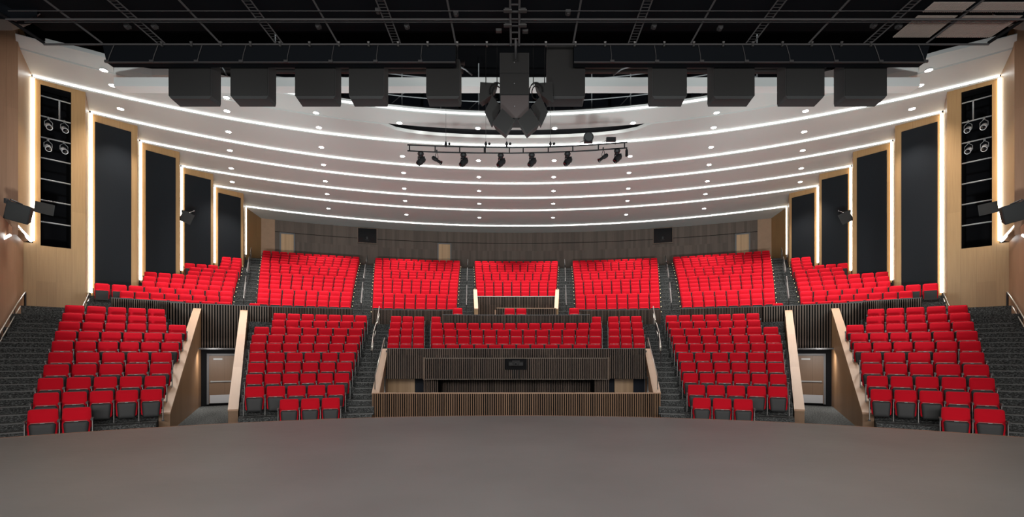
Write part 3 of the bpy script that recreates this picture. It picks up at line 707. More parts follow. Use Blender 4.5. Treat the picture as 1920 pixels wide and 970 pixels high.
for sg, sd in ((-1, 'left'), (1, 'right')):
    m_ = lambda x: mx(x, sg)
    speaker((m_(38), 399), 17.0, .62, .62, .5, D(14), sg*D(-28), f'black speaker on a bracket, high on the front {sd} pier', roll=sg*D(-14), arm=((m_(12), 377), 16.6))
    speaker((m_(84), 392), 19.4, .56, .42, .4, D(8), sg*D(-40), f'grey speaker in front of the tall black slot, {sd} wall', mat='speaker_side', roll=sg*D(-7))
    speaker((m_(350), 408), 26.9, .55, .58, .45, D(14), sg*D(-35), f'black speaker before the third charcoal panel, {sd} wall', roll=sg*D(-22), arm=((m_(343), 397), 27.4))
# stage spotlights in the slots
def profile(c, aim, L=.45, r=.09, label='', mat='fixture_light', name='spotlight', yoke=.28, group=None):
    c = Vector(c); d = (Vector(aim)-c).normalized(); u = d.cross(Vector((0, 0, 1))).normalized()
    r_ = empty(name, c); tag(r_, label, 'stage light', group)
    m = MB(); m.tube([c-d*L*.5, c-d*L*.42, c-d*L*.05, c, c+d*L*.1, c+d*L*.45, c+d*L*.5], [r*.7, r*1.05, r*1.05, r*.75, r*.75, r*.85, r*1.1], 12); reparent(m.build('body', mat, None, True), r_)
    m = MB(); m.tube([c+d*L*.5, c+d*L*.51], r*.85, 12); reparent(m.build('lens', 'glass_dark', None, True), r_)
    m = MB(); t = c+Vector((0, 0, yoke)); m.tube([c+u*r*1.25, c+u*r*1.25+Vector((0, 0, yoke*.6)), t, c-u*r*1.25+Vector((0, 0, yoke*.6)), c-u*r*1.25], .012, 6); m.box(t+Vector((0, 0, .04)), (.05, .05, .10)); reparent(m.build('yoke', 'pipe_pale' if mat == 'fixture_light' else 'fixture'), r_)
    return r_
names = ['upper row, nearer the stage', 'upper row, farther from the stage', 'lower row, nearer the stage', 'lower row, farther from the stage']
for sg, sd in ((-1, 'left'), (1, 'right')):
    for i, (x, y) in enumerate(((91, 237), (121, 243), (90, 277), (120, 282))):
        Y = 19.75 if x < 100 else 20.15
        profile(at(mx(x, sg), y, Y), at(mx(x, sg), y, Y)+Vector((-sg*.55 if i != 2 else -sg*.5, -.45, -.38)), .46, .095, f'silver spotlight in the {sd} wall slot, {names[i]}', group=f'silver spotlights in the {sd} slot')

# ---------------------------------------------------------------- back wall
RB = 43.5
bk = MB(); a0, a1 = ang(RB, 515), ang(RB, 1421); n = 200
for i in range(n):
    p, q_ = a0+(a1-a0)*i/n, a0+(a1-a0)*(i+1)/n; dpt = random.choice((0, .01, .02, .03))
    A, B = pol(RB-dpt, p), pol(RB-dpt, q_)
    for z0, z1 in ((6.4, 9.32), (9.36, 11.2)):
        bk.face([(A.x, A.y, z0), (B.x, B.y, z0), (B.x, B.y, z1), (A.x, A.y, z1)], 0, [(i*.17+.02, z0), (i*.17+.14, z0), (i*.17+.14, z1), (i*.17+.02, z1)])
    C0, C1 = pol(RB, p), pol(RB, q_)
    bk.quad((A.x, A.y, 6.4), (C0.x, C0.y, 6.4), (C0.x, C0.y, 11.2), (A.x, A.y, 11.2), 1)
    bk.quad((B.x, B.y, 6.4), (C1.x, C1.y, 6.4), (C1.x, C1.y, 11.2), (B.x, B.y, 11.2), 1)
bk.ring_slab(RB+.03, RB+.1, a0, a1, 6.4, 11.2, 1)
struct(bk.build('wall_back', ['back_boards', 'slat_back']), 'dark brown boarded curved back wall')
for sg, sd in ((-1, 'left'), (1, 'right')):
    x0, x1 = sorted((mx(489, sg), mx(515.5, sg)))
    m = MB(); m.ring_slab(RB-.05, RB+.1, ang(RB, x0), ang(RB, x1), 6.2, 11.2); struct(m.build('wall_back_'+sd, 'tan'), f'plain tan end piece of the back wall, {sd}')
def back_door(n, x0, x1, ytop, label):
    R = RB-.1; a = (ang(R, x0)+ang(R, x1))/2; p = pol(R, a, 6.98); w = (ang(R, x1)-ang(R, x0))*R
    ht = hz(ytop, p.y)-6.98
    r = empty(n, p, -a); r['kind'] = 'structure'; tag(r, label, 'door')
    m = MB(); m.box((0, 0, ht/2), (w, .05, ht)); m.build('door_leaf', 'pale_wood', r)
    m = MB(); m.box((-w/2-.05, 0, ht/2), (.1, .08, ht+.1)); m.box((w/2+.05, 0, ht/2), (.1, .08, ht+.1)); m.box((0, 0, ht+.05), (w+.2, .08, .1)); m.build('door_frame', 'door_frame', r)
    m = MB(); m.tube([(w/2-.1, -.06, 1.0), (w/2-.22, -.06, 1.0)], .02, 6); m.build('door_handle', 'silver', r)
back_door('door_3', 527, 550.5, 439.5, 'pale wooden door at the left end of the back wall')
back_door('door_4', 822.5, 844, 458.5, 'pale wooden door left of centre in the back wall')
back_door('door_5', 1381, 1404, 440, 'pale wooden door at the right end of the back wall')
def screen(x0, x1, y0, y1, label):
    R = RB-.14; xm = (x0+x1)/2; a = ang(R, xm); p = pol(R, a); Y = p.y; w = (ang(R, x1)-ang(R, x0))*R; h = (y1-y0)/F*Y
    c = Vector((p.x, p.y, hz((y0+y1)/2, Y))); r = empty('projection_port', c, -a); tag(r, label, 'window')
    m = MB(); m.box((0, 0, 0), (w, .08, h)); m.build('glass', 'glass_dark', r)
    m = MB(); m.box((-w/2-.03, 0, 0), (.06, .12, h+.12)); m.box((w/2+.03, 0, 0), (.06, .12, h+.12)); m.box((0, 0, h/2+.03), (w, .12, .06)); m.box((0, 0, -h/2-.03), (w, .12, .06)); m.build('frame', 'slat_wood', r)
    m = MB(); m.tube([(-.02, -.05, -.22), (-.02, -.09, -.22)], .09, 10); m.box((-.02, -.06, -.36), (.3, .03, .04)); m.box((-.02, -.06, -.10), (.14, .03, .03)); m.build('projector_lens', 'speaker_side', r)
screen(671.5, 706, 429, 455.5, 'black projection window in the back wall, left one')
screen(1225.5, 1260.5, 428.5, 455.5, 'black projection window in the back wall, right one')

# ---------------------------------------------------------------- curved ceiling
RISE = .115
class Arc:
    def __init__(s, yc, X, Ye, h):
        s.h = h; sag = yc-Ye; s.R = (X*X+sag*sag)/(2*sag); s.c = yc-s.R; s.amax = math.asin(X/s.R)
    def p(s, t, h=None, dR=0): a = t*s.amax; return Vector(((s.R+dR)*sin(a), s.c+(s.R+dR)*cos(a), s.h if h is None else h))
AR = {6: Arc(25.8, XW, 19.36, 10.79), 5: Arc(28.76, XW, 22.0, 10.68), 4: Arc(31.16, XW, 24.9, 10.66), 3: Arc(33.6, XW, 27.95, 10.55), 2: Arc(36.3, XW, 31.0, 10.48), 1: Arc(39.85, XW, 34.6, 10.27)}
v6 = {6: 390, 5: 346.5, 4: 319.5, 3: 292.5, 2: 269.5, 1: 240.5}
for j in AR:   # centre depth from the height of the line
    X, Ye, h = {6: (XW, 19.36, 10.79), 5: (XW, 22.0, 10.68), 4: (XW, 24.9, 10.66), 3: (XW, 27.95, 10.55), 2: (XW, 31.0, 10.48), 1: (XW, 34.6, 10.27)}[j]
    AR[j] = Arc(h*F/v6[j], X, Ye, h)
NT = 64; TS = [-1.08+2.16*i/NT for i in range(NT+1)]
PANELS = []
def strip_surface(mb, f0, f1, mi=0):
    for i in range(NT):
        a, b, c, d = f0(TS[i]), f0(TS[i+1]), f1(TS[i+1]), f1(TS[i]); mb.face((a, b, c, d), mi)
ce = MB()
for j in (5, 4, 3, 2, 1):
    near, far = AR[j+1], AR[j]
    strip_surface(ce, lambda t: near.p(t), lambda t: far.p(t, far.h+RISE))
    PANELS.append((near, far))
# lip of each panel (below the light strip) and last strip to the back wall
for j in (6, 5, 4, 3, 2, 1):
    A_ = AR[j]; strip_surface(ce, lambda t: A_.p(t, A_.h-.0), lambda t: A_.p(t, A_.h+.055))
strip_surface(ce, lambda t: AR[1].p(t), lambda t: Vector((45*sin(t*.46), ZC+43.45*cos(t*.46), 10.22)))
# front: groove ring and panel 6
GR = Arc(24.30, 17.6, 17.9, 10.98)
def gfar(t):
    a = abs(t*GR.amax)/D(13.2); k = .78*max(0, 1-a**6)**.5 if a < 1 else 0
    return .09+k
strip_surface(ce, lambda t: GR.p(t, 10.98, gfar(t)), lambda t: AR[6].p(t, AR[6].h+RISE))
strip_surface(ce, lambda t: GR.p(t, 10.98, gfar(t)), lambda t: GR.p(t, 11.14, gfar(t)), 0)
# front panel, with the rectangular cut for the fly zone
FRR = 25.3
def inner(a):
    r1 = FRR; X, Y = r1*sin(a), r1*cos(a)+ZC
    if abs(X) > 15.0: return 25.78+max(0, abs(X)-15.5)*.16, 11.2
    if Y > 19.9: return r1, 11.2
    r = (19.9-ZC)/cos(a)
    return r, 11.2
na = 150
def gro(a):   # groove point in direction a from the ring centre
    lo, hi = 20., 32.
    for _ in range(40):
        m_ = (lo+hi)/2; x, y = m_*sin(a), ZC+m_*cos(a)
        if sqrt(x*x+(y-GR.c)**2) < GR.R: lo = m_
        else: hi = m_
    return lo
aa_ = [D(-42.2)+D(84.4)*i/na for i in range(na+1)]
e15 = [s*math.asin(15.0/FRR) for s in (-1, 1)]
aa_ = sorted(aa_+[x-1e-4 for x in e15]+[x+1e-4 for x in e15])
fp = MB()
for i in range(len(aa_)-1):
    p, q_ = aa_[i], aa_[i+1]
    (r0, h0), (r1, h1) = inner(p), inner(q_); g0, g1 = gro(p), gro(q_)
    r0 = min(r0, g0-.1); r1 = min(r1, g1-.1)
    fp.face((pol(r0, p, 11.2), pol(r1, q_, 11.2), pol(g1, q_, 11.0), pol(g0, p, 11.0)), 0)
    ft = 11.46 if abs(p) < e15[1] else 11.34 if abs(p) < D(41) else 11.23
    fp.face((pol(r0, p, 11.2), pol(r1, q_, 11.2), pol(r1, q_, ft), pol(r0, p, ft)), 1)
    fp.face((pol(g0, p, 11.0), pol(g1, q_, 11.0), pol(g1, q_, 11.12), pol(g0, p, 11.12)), 0)
struct(ce.build('ceiling', 'white_ceiling'), 'white curved ceiling of overlapping panels')
struct(fp.build('ceiling_front', ['white_ceiling', 'fascia_white']), 'front white ceiling panel around the dark fly space')
# cove light strips
for j in (6, 5, 4, 3, 2, 1):
    m = MB(); A_ = AR[j]; th = .030 if j > 1 else .04
    for i in range(NT):
        t0, t1 = -1+2*i/NT, -1+2*(i+1)/NT
        m.face((A_.p(t0, A_.h+.055, -.004), A_.p(t1, A_.h+.055, -.004), A_.p(t1, A_.h+RISE-.005, -.004), A_.p(t0, A_.h+RISE-.005, -.004)))
    nm = {6: 'nearest the stage', 5: 'second from the stage', 4: 'third from the stage', 3: 'fourth from the stage', 2: 'fifth from the stage', 1: 'last before the back wall'}[j]
    tag(m.build('ceiling_glow_strip', 'led'), f'long curved white light line across the ceiling, {nm}', 'light strip', 'curved light lines in the ceiling')
m = MB()  # added glow makes the white fascia look lit, no lamp here
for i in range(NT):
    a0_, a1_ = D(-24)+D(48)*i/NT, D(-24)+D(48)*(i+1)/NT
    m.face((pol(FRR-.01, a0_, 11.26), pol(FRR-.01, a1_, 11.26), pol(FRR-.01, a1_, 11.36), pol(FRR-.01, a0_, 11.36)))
tag(m.build('ceiling_glow_strip', 'fascia_glow'), 'thin glow added to the curved white edge of the dark fly space opening', 'light strip')
# downlights
def surf_h(X, Y):
    def rr(A_): return sqrt(X*X+(Y-A_.c)**2)
    if rr(GR) < GR.R:
        r = sqrt(X*X+(Y-ZC)**2); g = gro(atan2(X, Y-ZC)); return 11.0+(g-r)/(g-FRR)*.2 if g > FRR else 11.0
    prev, hp = GR, 10.98
    for j in (6, 5, 4, 3, 2, 1):
        A_ = AR[j]
        if rr(A_) < A_.R:
            d0 = rr(prev)-prev.R; d1 = A_.R-rr(A_); t = d0/(d0+d1); return hp+(A_.h+RISE-hp)*t
        prev, hp = A_, A_.h
    return 10.2
DL = {0: [(194.5, 131.4), (211, 160), (226, 204)], 1: [(424.5, 182.6), (425.5, 208), (428.4, 247), (431, 282), (433.6, 315.5), (435.5, 341)],
      2: [(592.5, 211.4), (598, 239), (602.7, 276), (606.5, 308.7), (610, 339.8), (613.4, 364), (615.8, 391)],
      3: [(749, 230.5), (754.7, 293), (756.8, 324), (758, 353.5), (759.5, 376.5), (762, 402.5)],
      4: [(896, 240.5), (897, 301), (897.8, 332), (898.3, 358), (898.7, 382), (899, 408)]}
pr_ring = MB(); pr_ring.tube([(0, 0, 0), (0, 0, -.012)], .14, 16, 0)
ring_o = pr_ring.build('trim_ring', 'fascia_white'); C.objects.unlink(ring_o)
pr_l = MB(); pr_l.tube([(0, 0, -.010), (0, 0, -.018)], .115, 16, 0); lens_o = pr_l.build('lens', 'lamp'); C.objects.unlink(lens_o)
ld = bpy.data.lights.new('downlight_lamp', 'SPOT'); ld.energy = 1000; ld.spot_size = D(95); ld.spot_blend = .8; ld.color = (1, .95, .88); ld.shadow_soft_size = .12
cols = ['outermost', 'second outermost', 'third outermost', 'fourth outermost', 'innermost']
for ci, L_ in DL.items():
    for sg, sd in ((-1, 'left'), (1, 'right')):
        for ri, (x, y) in enumerate(L_):
            x_ = mx(x, sg); lo, hi = 12., 45.
            for _ in range(50):
                Y = (lo+hi)/2; 
                if hz(y, Y) < surf_h(hx(x_, Y), Y): lo = Y
                else: hi = Y
            p = at(x_, y, lo)
            r = empty('downlight', p); n_from = ORD[ri]
            tag(r, f'round recessed downlight, {n_from} from the stage in the {cols[ci]} {sd} line', 'downlight', 'recessed downlights in the curved ceiling')
            for nm, so in (('trim_ring', ring_o), ('lens', lens_o)):
                c = so.copy(); c.name = nm; C.objects.link(c); c.parent = r
            l = bpy.data.objects.new('lamp', ld); C.objects.link(l); l.parent = r; l.location = (0, 0, -.05)

# ---------------------------------------------------------------- dark roof space
m = MB(); m.box((0, 23, 15.2), (44, 50, .2)); m.box((0, 36, 13.2), (44, .2, 4)); m.box((-20.6, 18, 13.3), (.2, 36, 4)); m.box((20.6, 18, 13.3), (.2, 36, 4)); struct(m.build('ceiling_roof', 'black_void'), 'black roof above the rigging')
m = MB(); Yb = 19.0; m.box((hx(969, Yb), Yb+.25, (hz(162, Yb)+hz(145, Yb))/2), (hx(1725, Yb)-hx(213, Yb), .5, hz(145, Yb)-hz(162, Yb)))
bm_ = m.build('ceiling_beam', 'fascia_white'); struct(bm_, 'long straight white beam below the dark fly space')
# catwalk behind the beam
cw = empty('catwalk', (0, 24, 11.9)); tag(cw, 'grey steel catwalk seen through the dark ceiling opening', 'catwalk')
Yc = 24.2
def cwp(n, mt, fn):
    m = MB(); fn(m); o = m.build(n, mt, None, True); reparent(o, cw); return o
for hh in (12.35, 12.85, 13.35):
    cwp('rail', 'pipe_pale', lambda m: m.tube([pol(26.2, D(a), hh) for a in range(-24, 25, 3)], .028, 6))
for a in range(-24, 25, 4):
    cwp('upright', 'pipe_pale', lambda m: m.tube([pol(26.2, D(a), 11.5), pol(26.2, D(a), 14.2)], .03, 6))
for a in range(-22, 22, 8):
    cwp('brace', 'pipe_pale', lambda m: m.tube([pol(26.6, D(a), 11.7), pol(26.4, D(a+3.5), 13.2)], .022, 6))
cwp('deck', 'pipe', lambda m: m.ring_slab(26.2, 27.2, D(-25), D(25), 11.9, 11.96))
m = MB()
for a in range(-26, 26, 4): m.ring_slab(29.5, 29.6, D(a+.1), D(a+3.8), 11.4, 15.0)
tag(m.build('fly_space_panels', 'navy'), 'dark blue panels behind the catwalk', 'wall panel')
# second slot: dark panel behind
m = MB(); m.ring_slab(27.6, 27.65, D(-15), D(15), 11.1, 12.4); tag(m.build('slot_panel', 'black'), 'black panel seen in the long curved ceiling slot', 'wall panel')
# ducts between valance and beam
for i, (h, xx0, xx1) in enumerate(((11.75, -13, -2.2), (12.1, -13, -2.2), (12.45, -12, -2.2), (11.75, 2.2, 13), (12.1, 2.2, 13), (12.45, 2.2, 12))):
    m = MB(); m.tube([(xx0, 20.6+.3*(i % 3), h), (xx1, 20.6+.3*(i % 3), h)], .09, 8)
    tag(m.build('fly_pipe', 'pipe', None, True), f'dark horizontal pipe in the fly space, {"left" if i < 3 else "right"} of the speaker cluster, {["lowest", "middle", "highest"][i % 3]}', 'pipe')
for x0, y0, x1, y1, lab in ((855, 128, 885, 141, 'left loop'), (1150, 141, 1212, 120, 'right loop'), (412, 126, 426, 143, 'far left loop')):
    m = MB(); a_, b_ = at(x0, y0, 19.4), at(x1, y1, 19.4); m.tube([a_, a_*.75+b_*.25+Vector((0, 0, .12)), a_*.4+b_*.6+Vector((0, 0, .10)), b_], .03, 8)
    tag(m.build('cable', 'pipe_pale', None, True), f'pale loose cable above the white beam, {lab}', 'cable')

# ---------------------------------------------------------------- tension grid over the stage
GH = 9.2; GY1 = hz(80, 1) and GH*F/(HY-80)
gm = MB()
gm.box((0, (9+GY1)/2, GH+.35), (27.8, GY1-9, .02), 0)
struct(gm.build('ceiling_grid', 'grid_dark'), 'black wire mesh ceiling over the stage')
gi = 0
for i in range(15):
    X = -12.2+1.735*i; dbl = i in (1, 3, 5, 9, 11, 13)
    if i == 7: continue
    m = MB()
    if dbl:
        for s in (-1, 1): m.tube([(X+s*.11, 9, GH), (X+s*.11, GY1+.02, GH)], .02, 6)
        for q_ in range(46): m.box((X, 9.2+q_*.12, GH), (.2, .010, .010))
    else: m.tube([(X, 9, GH), (X, GY1+.02, GH)], .028, 6)
    o = m.build('batten' if dbl else 'pipe_batten', 'pipe', None, True)
    gi += 1
    tag(o, f'{"ladder beam" if dbl else "single pipe"} running back in the grid, {ORD[gi-1]} from the left', 'grid beam', 'beams of the ceiling grid')
for y, lab, x0, x1 in ((33, 'farther from camera edge of middle', -13.9, 13.9), (38, 'thin one just below the middle', -13.5, 13.5), (80, 'at the rear edge', -13.9, 13.9), (17, 'near the top edge', -13.5, 13.5)):
    Y = GH*F/(HY-y); m = MB(); m.tube([(x0, Y, GH-.05), (x1, Y, GH-.05)], .028 if y in (33, 80) else .010, 8)
    tag(m.build('cross_pipe', 'pipe', None, True), f'{"thick" if y in (33, 80) else "thin"} dark crosswise grid pipe, {dict([(33, "middle one"), (38, "just below the middle one"), (80, "lowest at the rear edge"), (17, "topmost")])[y]}', 'pipe')
for sg in (-1, 1):
    m = MB(); m.tube([(sg*13.9, 9, GH), (sg*13.9, GY1, GH)], .045, 8); tag(m.build('edge_pipe', 'black', None, True), f'black edge pipe on the {"left" if sg < 0 else "right"} side of the grid', 'pipe')
# small clamps on the rear pipe
for i in range(25):
    X = -10.4+i*.867
    m = MB(); m.box((X, GY1-.03, GH-.09), (.05, .05, .09)); m.tube([(X-.03, GY1-.05, GH-.02), (X+.03, GY1-.05, GH-.02)], .03, 8)
    tag(m.build('pipe_clamp', 'steel_dark'), f'small silver clamp on the rear grid pipe', 'clamp', 'clamps on the rear grid pipe')
# mesh panels top right, light through them painted as a pale tone
for i, (x0, x1, Y0, Y1, lab) in enumerate(((10.9, 11.98, 13.5, 14.42, 'lower left'), (12.16, 13.75, 13.5, 14.42, 'lower right'), (10.9, 11.98, 12.98, 13.36, 'upper left'), (12.16, 13.6, 12.98, 13.36, 'upper right'))):
    m = MB(); n = int((Y1-Y0)/.035)
    for k in range(n): m.box(((x0+x1)/2, Y0+(k+.5)*(Y1-Y0)/n, GH+.02), (x1-x0, .022, .01))
    n = int((x1-x0)/.05)
    for k in range(n): m.box((x0+(k+.5)*(x1-x0)/n, (Y0+Y1)/2, GH+.01), (.016, Y1-Y0, .012))
    tag(m.build('mesh_panel', 'mesh_painted_lit'), f'woven mesh panel painted as lit, at the top right of the grid, {lab} one', 'mesh panel', 'mesh panels painted as lit')
# valance boxes
for sg, sd in ((-1, 'left'), (1, 'right')):
    x0, x1, x2 = (192, 200, 854) if sg < 0 else (1744, 1734, 1076)
    Y = GY1+.05; ht, hb = GH-.02, hz(117.5, Y)
    r = empty('valance', (hx(x1, Y), Y, hb)); tag(r, f'long black valance below the grid, {sd} half', 'valance')
    m = MB(); m.hexa([(hx(x1, Y), Y, hb), (hx(x2, Y), Y, hb), (hx(x2, Y), Y+.25, hb), (hx(x1, Y), Y+.25, hb)], [(hx(x0, Y), Y, ht), (hx(x2, Y), Y, ht), (hx(x2, Y), Y+.25, ht), (hx(x0, Y), Y+.25, ht)]); reparent(m.build('panel', 'grid_dark'), r)
    m = MB(); m.box(((hx(x1, Y)+hx(x2, Y))/2, Y-.01, hb), (abs(hx(x2, Y)-hx(x1, Y)), .05, .03)); reparent(m.build('bottom_rail', 'pipe'), r)
    for i in range(8):
        xb = (200+i*84) if sg < 0 else (1736-i*84); xt = xb+(14-i*1.5)*(1 if sg < 0 else -1)
        m = MB(); m.tube([at(xt, 84, Y-.04), at(xt*.4+xb*.6, 104, Y-.03), at(xb+2*sg*-1, 116, Y-.03)], .012, 6); m.box(at(xb, 115, Y-.04), (.12, .04, .07)); reparent(m.build('hanger', 'pipe'), r)
# hanging black boxes
BX = [(316, 404), (432, 511), (553, 637), (654, 728), (799, 870), (1018, 1097), (1215, 1288), (1330, 1415), (1465, 1546), (1575, 1663)]
for i, (x0, x1) in enumerate(BX):
    Y = 15.1; top = hz(112, Y) if i not in (5,) else hz(84, Y); bot = hz(183, Y); d = .5
    xa, xb = hx(x0, Y), hx(x1, Y); xm = (xa+xb)/2; sgn = -1 if xm < 0 else 1
    if sgn < 0: xb -= .13
    else: xa += .13
    xm = (xa+xb)/2
    r = empty('hanging_speaker', (xm, Y+d/2, bot)); tag(r, f'big black boxy loudspeaker hanging below the valance, {ORD[i]} from the left', 'speaker', 'black boxes hanging under the valance')
    m = MB(); c = .07
    m.hexa([(xa+c, Y+.02, bot-.03), (xb-c, Y+.02, bot-.03), (xb-c*.3, Y+d, bot-.03), (xa+c*.3, Y+d, bot-.03)], [(xa, Y, bot+.06), (xb, Y, bot+.06), (xb, Y+d, bot+.06), (xa, Y+d, bot+.06)])
    m.hexa([(xa, Y, bot+.06), (xb, Y, bot+.06), (xb, Y+d, bot+.06), (xa, Y+d, bot+.06)], [(xa, Y, top), (xb, Y, top), (xb, Y+d, top), (xa, Y+d, top)]); reparent(m.build('cabinet', 'speaker_side'), r)
    m = MB(); m.box((xm, Y-.012, (top+bot)/2+.03), (xb-xa-.03, .02, top-bot-.05)); reparent(m.build('grille', 'speaker'), r)
    m = MB(); m.tube([(xa+.1, Y+d/2, top), (xa+.1, Y+d/2, GH+.3)], .015, 6); m.tube([(xb-.1, Y+d/2, top), (xb-.1, Y+d/2, GH+.3)], .015, 6); reparent(m.build('rigging', 'frame'), r)
# centre cluster
Y = 14.5
segs = [(937, 992, 99, 137.5, 'speaker', 0, 'top'), (937, 992, 138.5, 177, 'speaker', 0, 'middle'), (938, 992, 178.5, 222, 'speaker_brown', .03, 'bottom')]
for i, (x0, x1, y0, y1, mt, dd, nm) in enumerate(segs):
    r = empty('line_array_speaker', at((x0+x1)/2, y1, Y)); tag(r, f'{"brownish" if i == 2 else "black"} loudspeaker cabinet in the central hanging column, {nm} one', 'speaker', 'cabinets of the central column')
    m = MB(); a_, b_, c_, d_ = at(x0, y1, Y-dd*2), at(x1, y1, Y-dd*2), at(x1, y0, Y), at(x0, y0, Y)
    k = Vector((0, .6, 0)); m.hexa([a_, b_, b_+k, a_+k], [d_, c_, c_+k, d_+k]); reparent(bevel(m.build('cabinet', 'speaker_side'), .012), r)
    m = MB(); g = lambda p, q_, f=.04: p+(q_-p).normalized()*f
    cen = (a_+b_+c_+d_)/4; I = [cen+(p-cen)*.965+Vector((0, -.012, 0)) for p in (a_, b_, c_, d_)]; J = [p+Vector((0, .02, 0)) for p in I]
    m.hexa([I[0], I[1], J[1], J[0]], [I[3], I[2], J[2], J[3]]); reparent(m.build('grille', mt), r)
    m = MB(); m.box((a_+b_)/2*.5+(c_+d_)/2*.5+Vector((0, -.03, 0)), (.025, .012, .025)); reparent(m.build('badge', 'pipe_pale'), r)
for sg, sd in ((-1, 'left'), (1, 'right')):
    def sp4(pts, Yf, dep, nm, i):
        P_ = [at(968+(x-965.5)*(-sg), y, Yf) for x, y in pts]      # drawn for the left side
        cen = sum(P_, Vector())/4
        r = empty('line_array_speaker', cen); tag(r, f'tilted black loudspeaker on the {sd} of the central column, {nm} one', 'speaker', f'tilted cabinets {sd} of the column')
        k = Vector((0, dep, 0)); Q = [p+k+(cen-p)*.25 for p in P_]
        m = MB(); m.hexa([P_[0], P_[1], Q[1], Q[0]], [P_[3], P_[2], Q[2], Q[3]]); reparent(bevel(m.build('cabinet', 'speaker_side'), .012), r)
        I = [cen+(p-cen)*.94+Vector((0, -.012, 0)) for p in P_]; J = [p+Vector((0, .02, 0)) for p in I]
        m = MB(); m.hexa([I[0], I[1], J[1], J[0]], [I[3], I[2], J[2], J[3]]); reparent(m.build('grille', 'speaker'), r)
    sp4([(896, 193), (919, 178), (932, 156), (898, 154)], 14.9, .4, 'upper', 0)
    sp4([(906, 210), (918, 236), (938, 200), (920, 180)], 14.7, .4, 'middle', 1)
    sp4([(921, 232), (946, 253), (963, 226), (939, 203)], 14.3, .45, 'lowest', 2)
    m = MB(); xx = 968+(24 if sg < 0 else -24)*-1
    for q_ in (0, 1):
        X = hx(968+sg*(55-q_*21)-2, 14.9); m.tube([(X, 14.9, hz(160, 14.9)), (X, 14.9, GH+.2)], .015, 6)
    tag(m.build('hanging_cable', 'black', None, True), f'pair of black suspension cables {sd} of the central column', 'cable')
    m = MB(); c = at(968+sg*37, 172, 14.8)
    m.tube([c+Vector((.22*cos(t/5), 0, .30*sin(t/5)))*(.9) for t in range(0, 18)], .02, 6); m.tube([c+Vector((.12*cos(t/5), .05, .2*sin(t/5))) for t in range(4, 26)], .018, 6)
    tag(m.build('cable_loop', 'fixture', None, True), f'looped black cables {sd} of the central column', 'cable')
# central truss running to the grid
m = MB()
for s in (-1, 1): m.tube([(hx(965.5, 14)+s*.12, 9, GH-.08), (hx(965.5, 14)+s*.12, GY1, GH-.08)], .03, 6)
for k in range(20): m.box((hx(965.5, 14), 9.3+k*.28, GH-.08), (.24, .03, .03))
m.tube([(hx(967, 14.4), 14.3, GH-.1), (hx(967, 14.4), 14.3, hz(112, 14.3))], .035, 8)
tag(m.build('hoist_truss', 'pipe', None, True), 'dark ladder truss above the central speaker column', 'truss')
for i, (x, y) in enumerate(((952, 12), (980, 12), (952, 40), (980, 40), (935, 51), (985, 52))):
    Y = GH*F/(HY-y); m = MB(); m.box((hx(x, Y), Y, GH-.12), (.22 if i < 4 else .1, .1, .035)); m.box((hx(x, Y), Y+.08, GH-.05), (.16, .12, .06))
    tag(m.build('chain_hoist', 'steel_dark'), f'small metallic hoist part beside the central truss, {["upper left", "upper right", "middle left", "middle right", "lower left", "lower right"][i]}', 'hoist')
for i, (x, y) in enumerate(((239, 52), (290, 52), (597, 52), (763, 52), (1226, 52), (1350, 55), (1638, 50), (1685, 52), (855, 28), (1065, 26), (709, 23))):
    Y = GH*F/(HY-y); m = MB(); m.box((hx(x, Y), Y, GH+.04), (.13, .13, .08)); m.box((hx(x, Y), Y-.02, GH-.02), (.07, .1, .04))
    tag(m.build('junction_box', 'pipe'), f'small grey junction box on the ceiling grid, {ORD[i] if i < 8 else ["upper left of centre", "upper right of centre", "round one up left"][i-8]}{" from the left in the lower row" if i < 8 else ""}', 'box')
# dark flared soffits in the top corners
for sg, sd in ((-1, 'left'), (1, 'right')):
    m = MB(); pts = [(78, 29), (68, 38), (56, 46), (40, 53), (24, 57), (-40, 57.5)]; inn = [(74, 26), (60, 33), (46, 38), (30, 39), (18, 37), (-40, 34)]
    Pf = [at(mx(x, sg), y, 14.2) for x, y in pts]; Pi = [at(mx(x, sg), y, 13.7) for x, y in inn]
    for i in range(5): m.face((Pf[i], Pf[i+1], Pi[i+1], Pi[i])); 
    for i in range(5): m.face((Pf[i]+Vector((0, .01, .012)), Pf[i+1]+Vector((0, .01, .012)), Pi[i+1]+Vector((0, .01, .02)), Pi[i]+Vector((0, .01, .02))))
    r = empty('corner_duct', Pf[2]); tag(r, f'big dark flared duct in the top {sd} corner', 'duct')
    reparent(m.build('flare', 'duct_grey', None, True), r)
    m = MB(); a_ = [at(mx(x, sg), y, 13.72) for x, y in ((70, 31), (46, 38), (30, 39), (4, 34), (-40, 30), (-40, -40), (70, -40))]
    for i in range(len(a_)-1): m.face((a_[i], a_[i+1], a_[i+1]+Vector((0, .15, 0)), a_[i]+Vector((0, .15, 0))))
    m.face(a_); reparent(m.build('body', 'grid_dark'), r)
    m = MB(); m.box((sg*15.6, 14.45, 11.3), (3.0, .2, 2.9)); reparent(m.build('housing', 'grid_dark'), r)

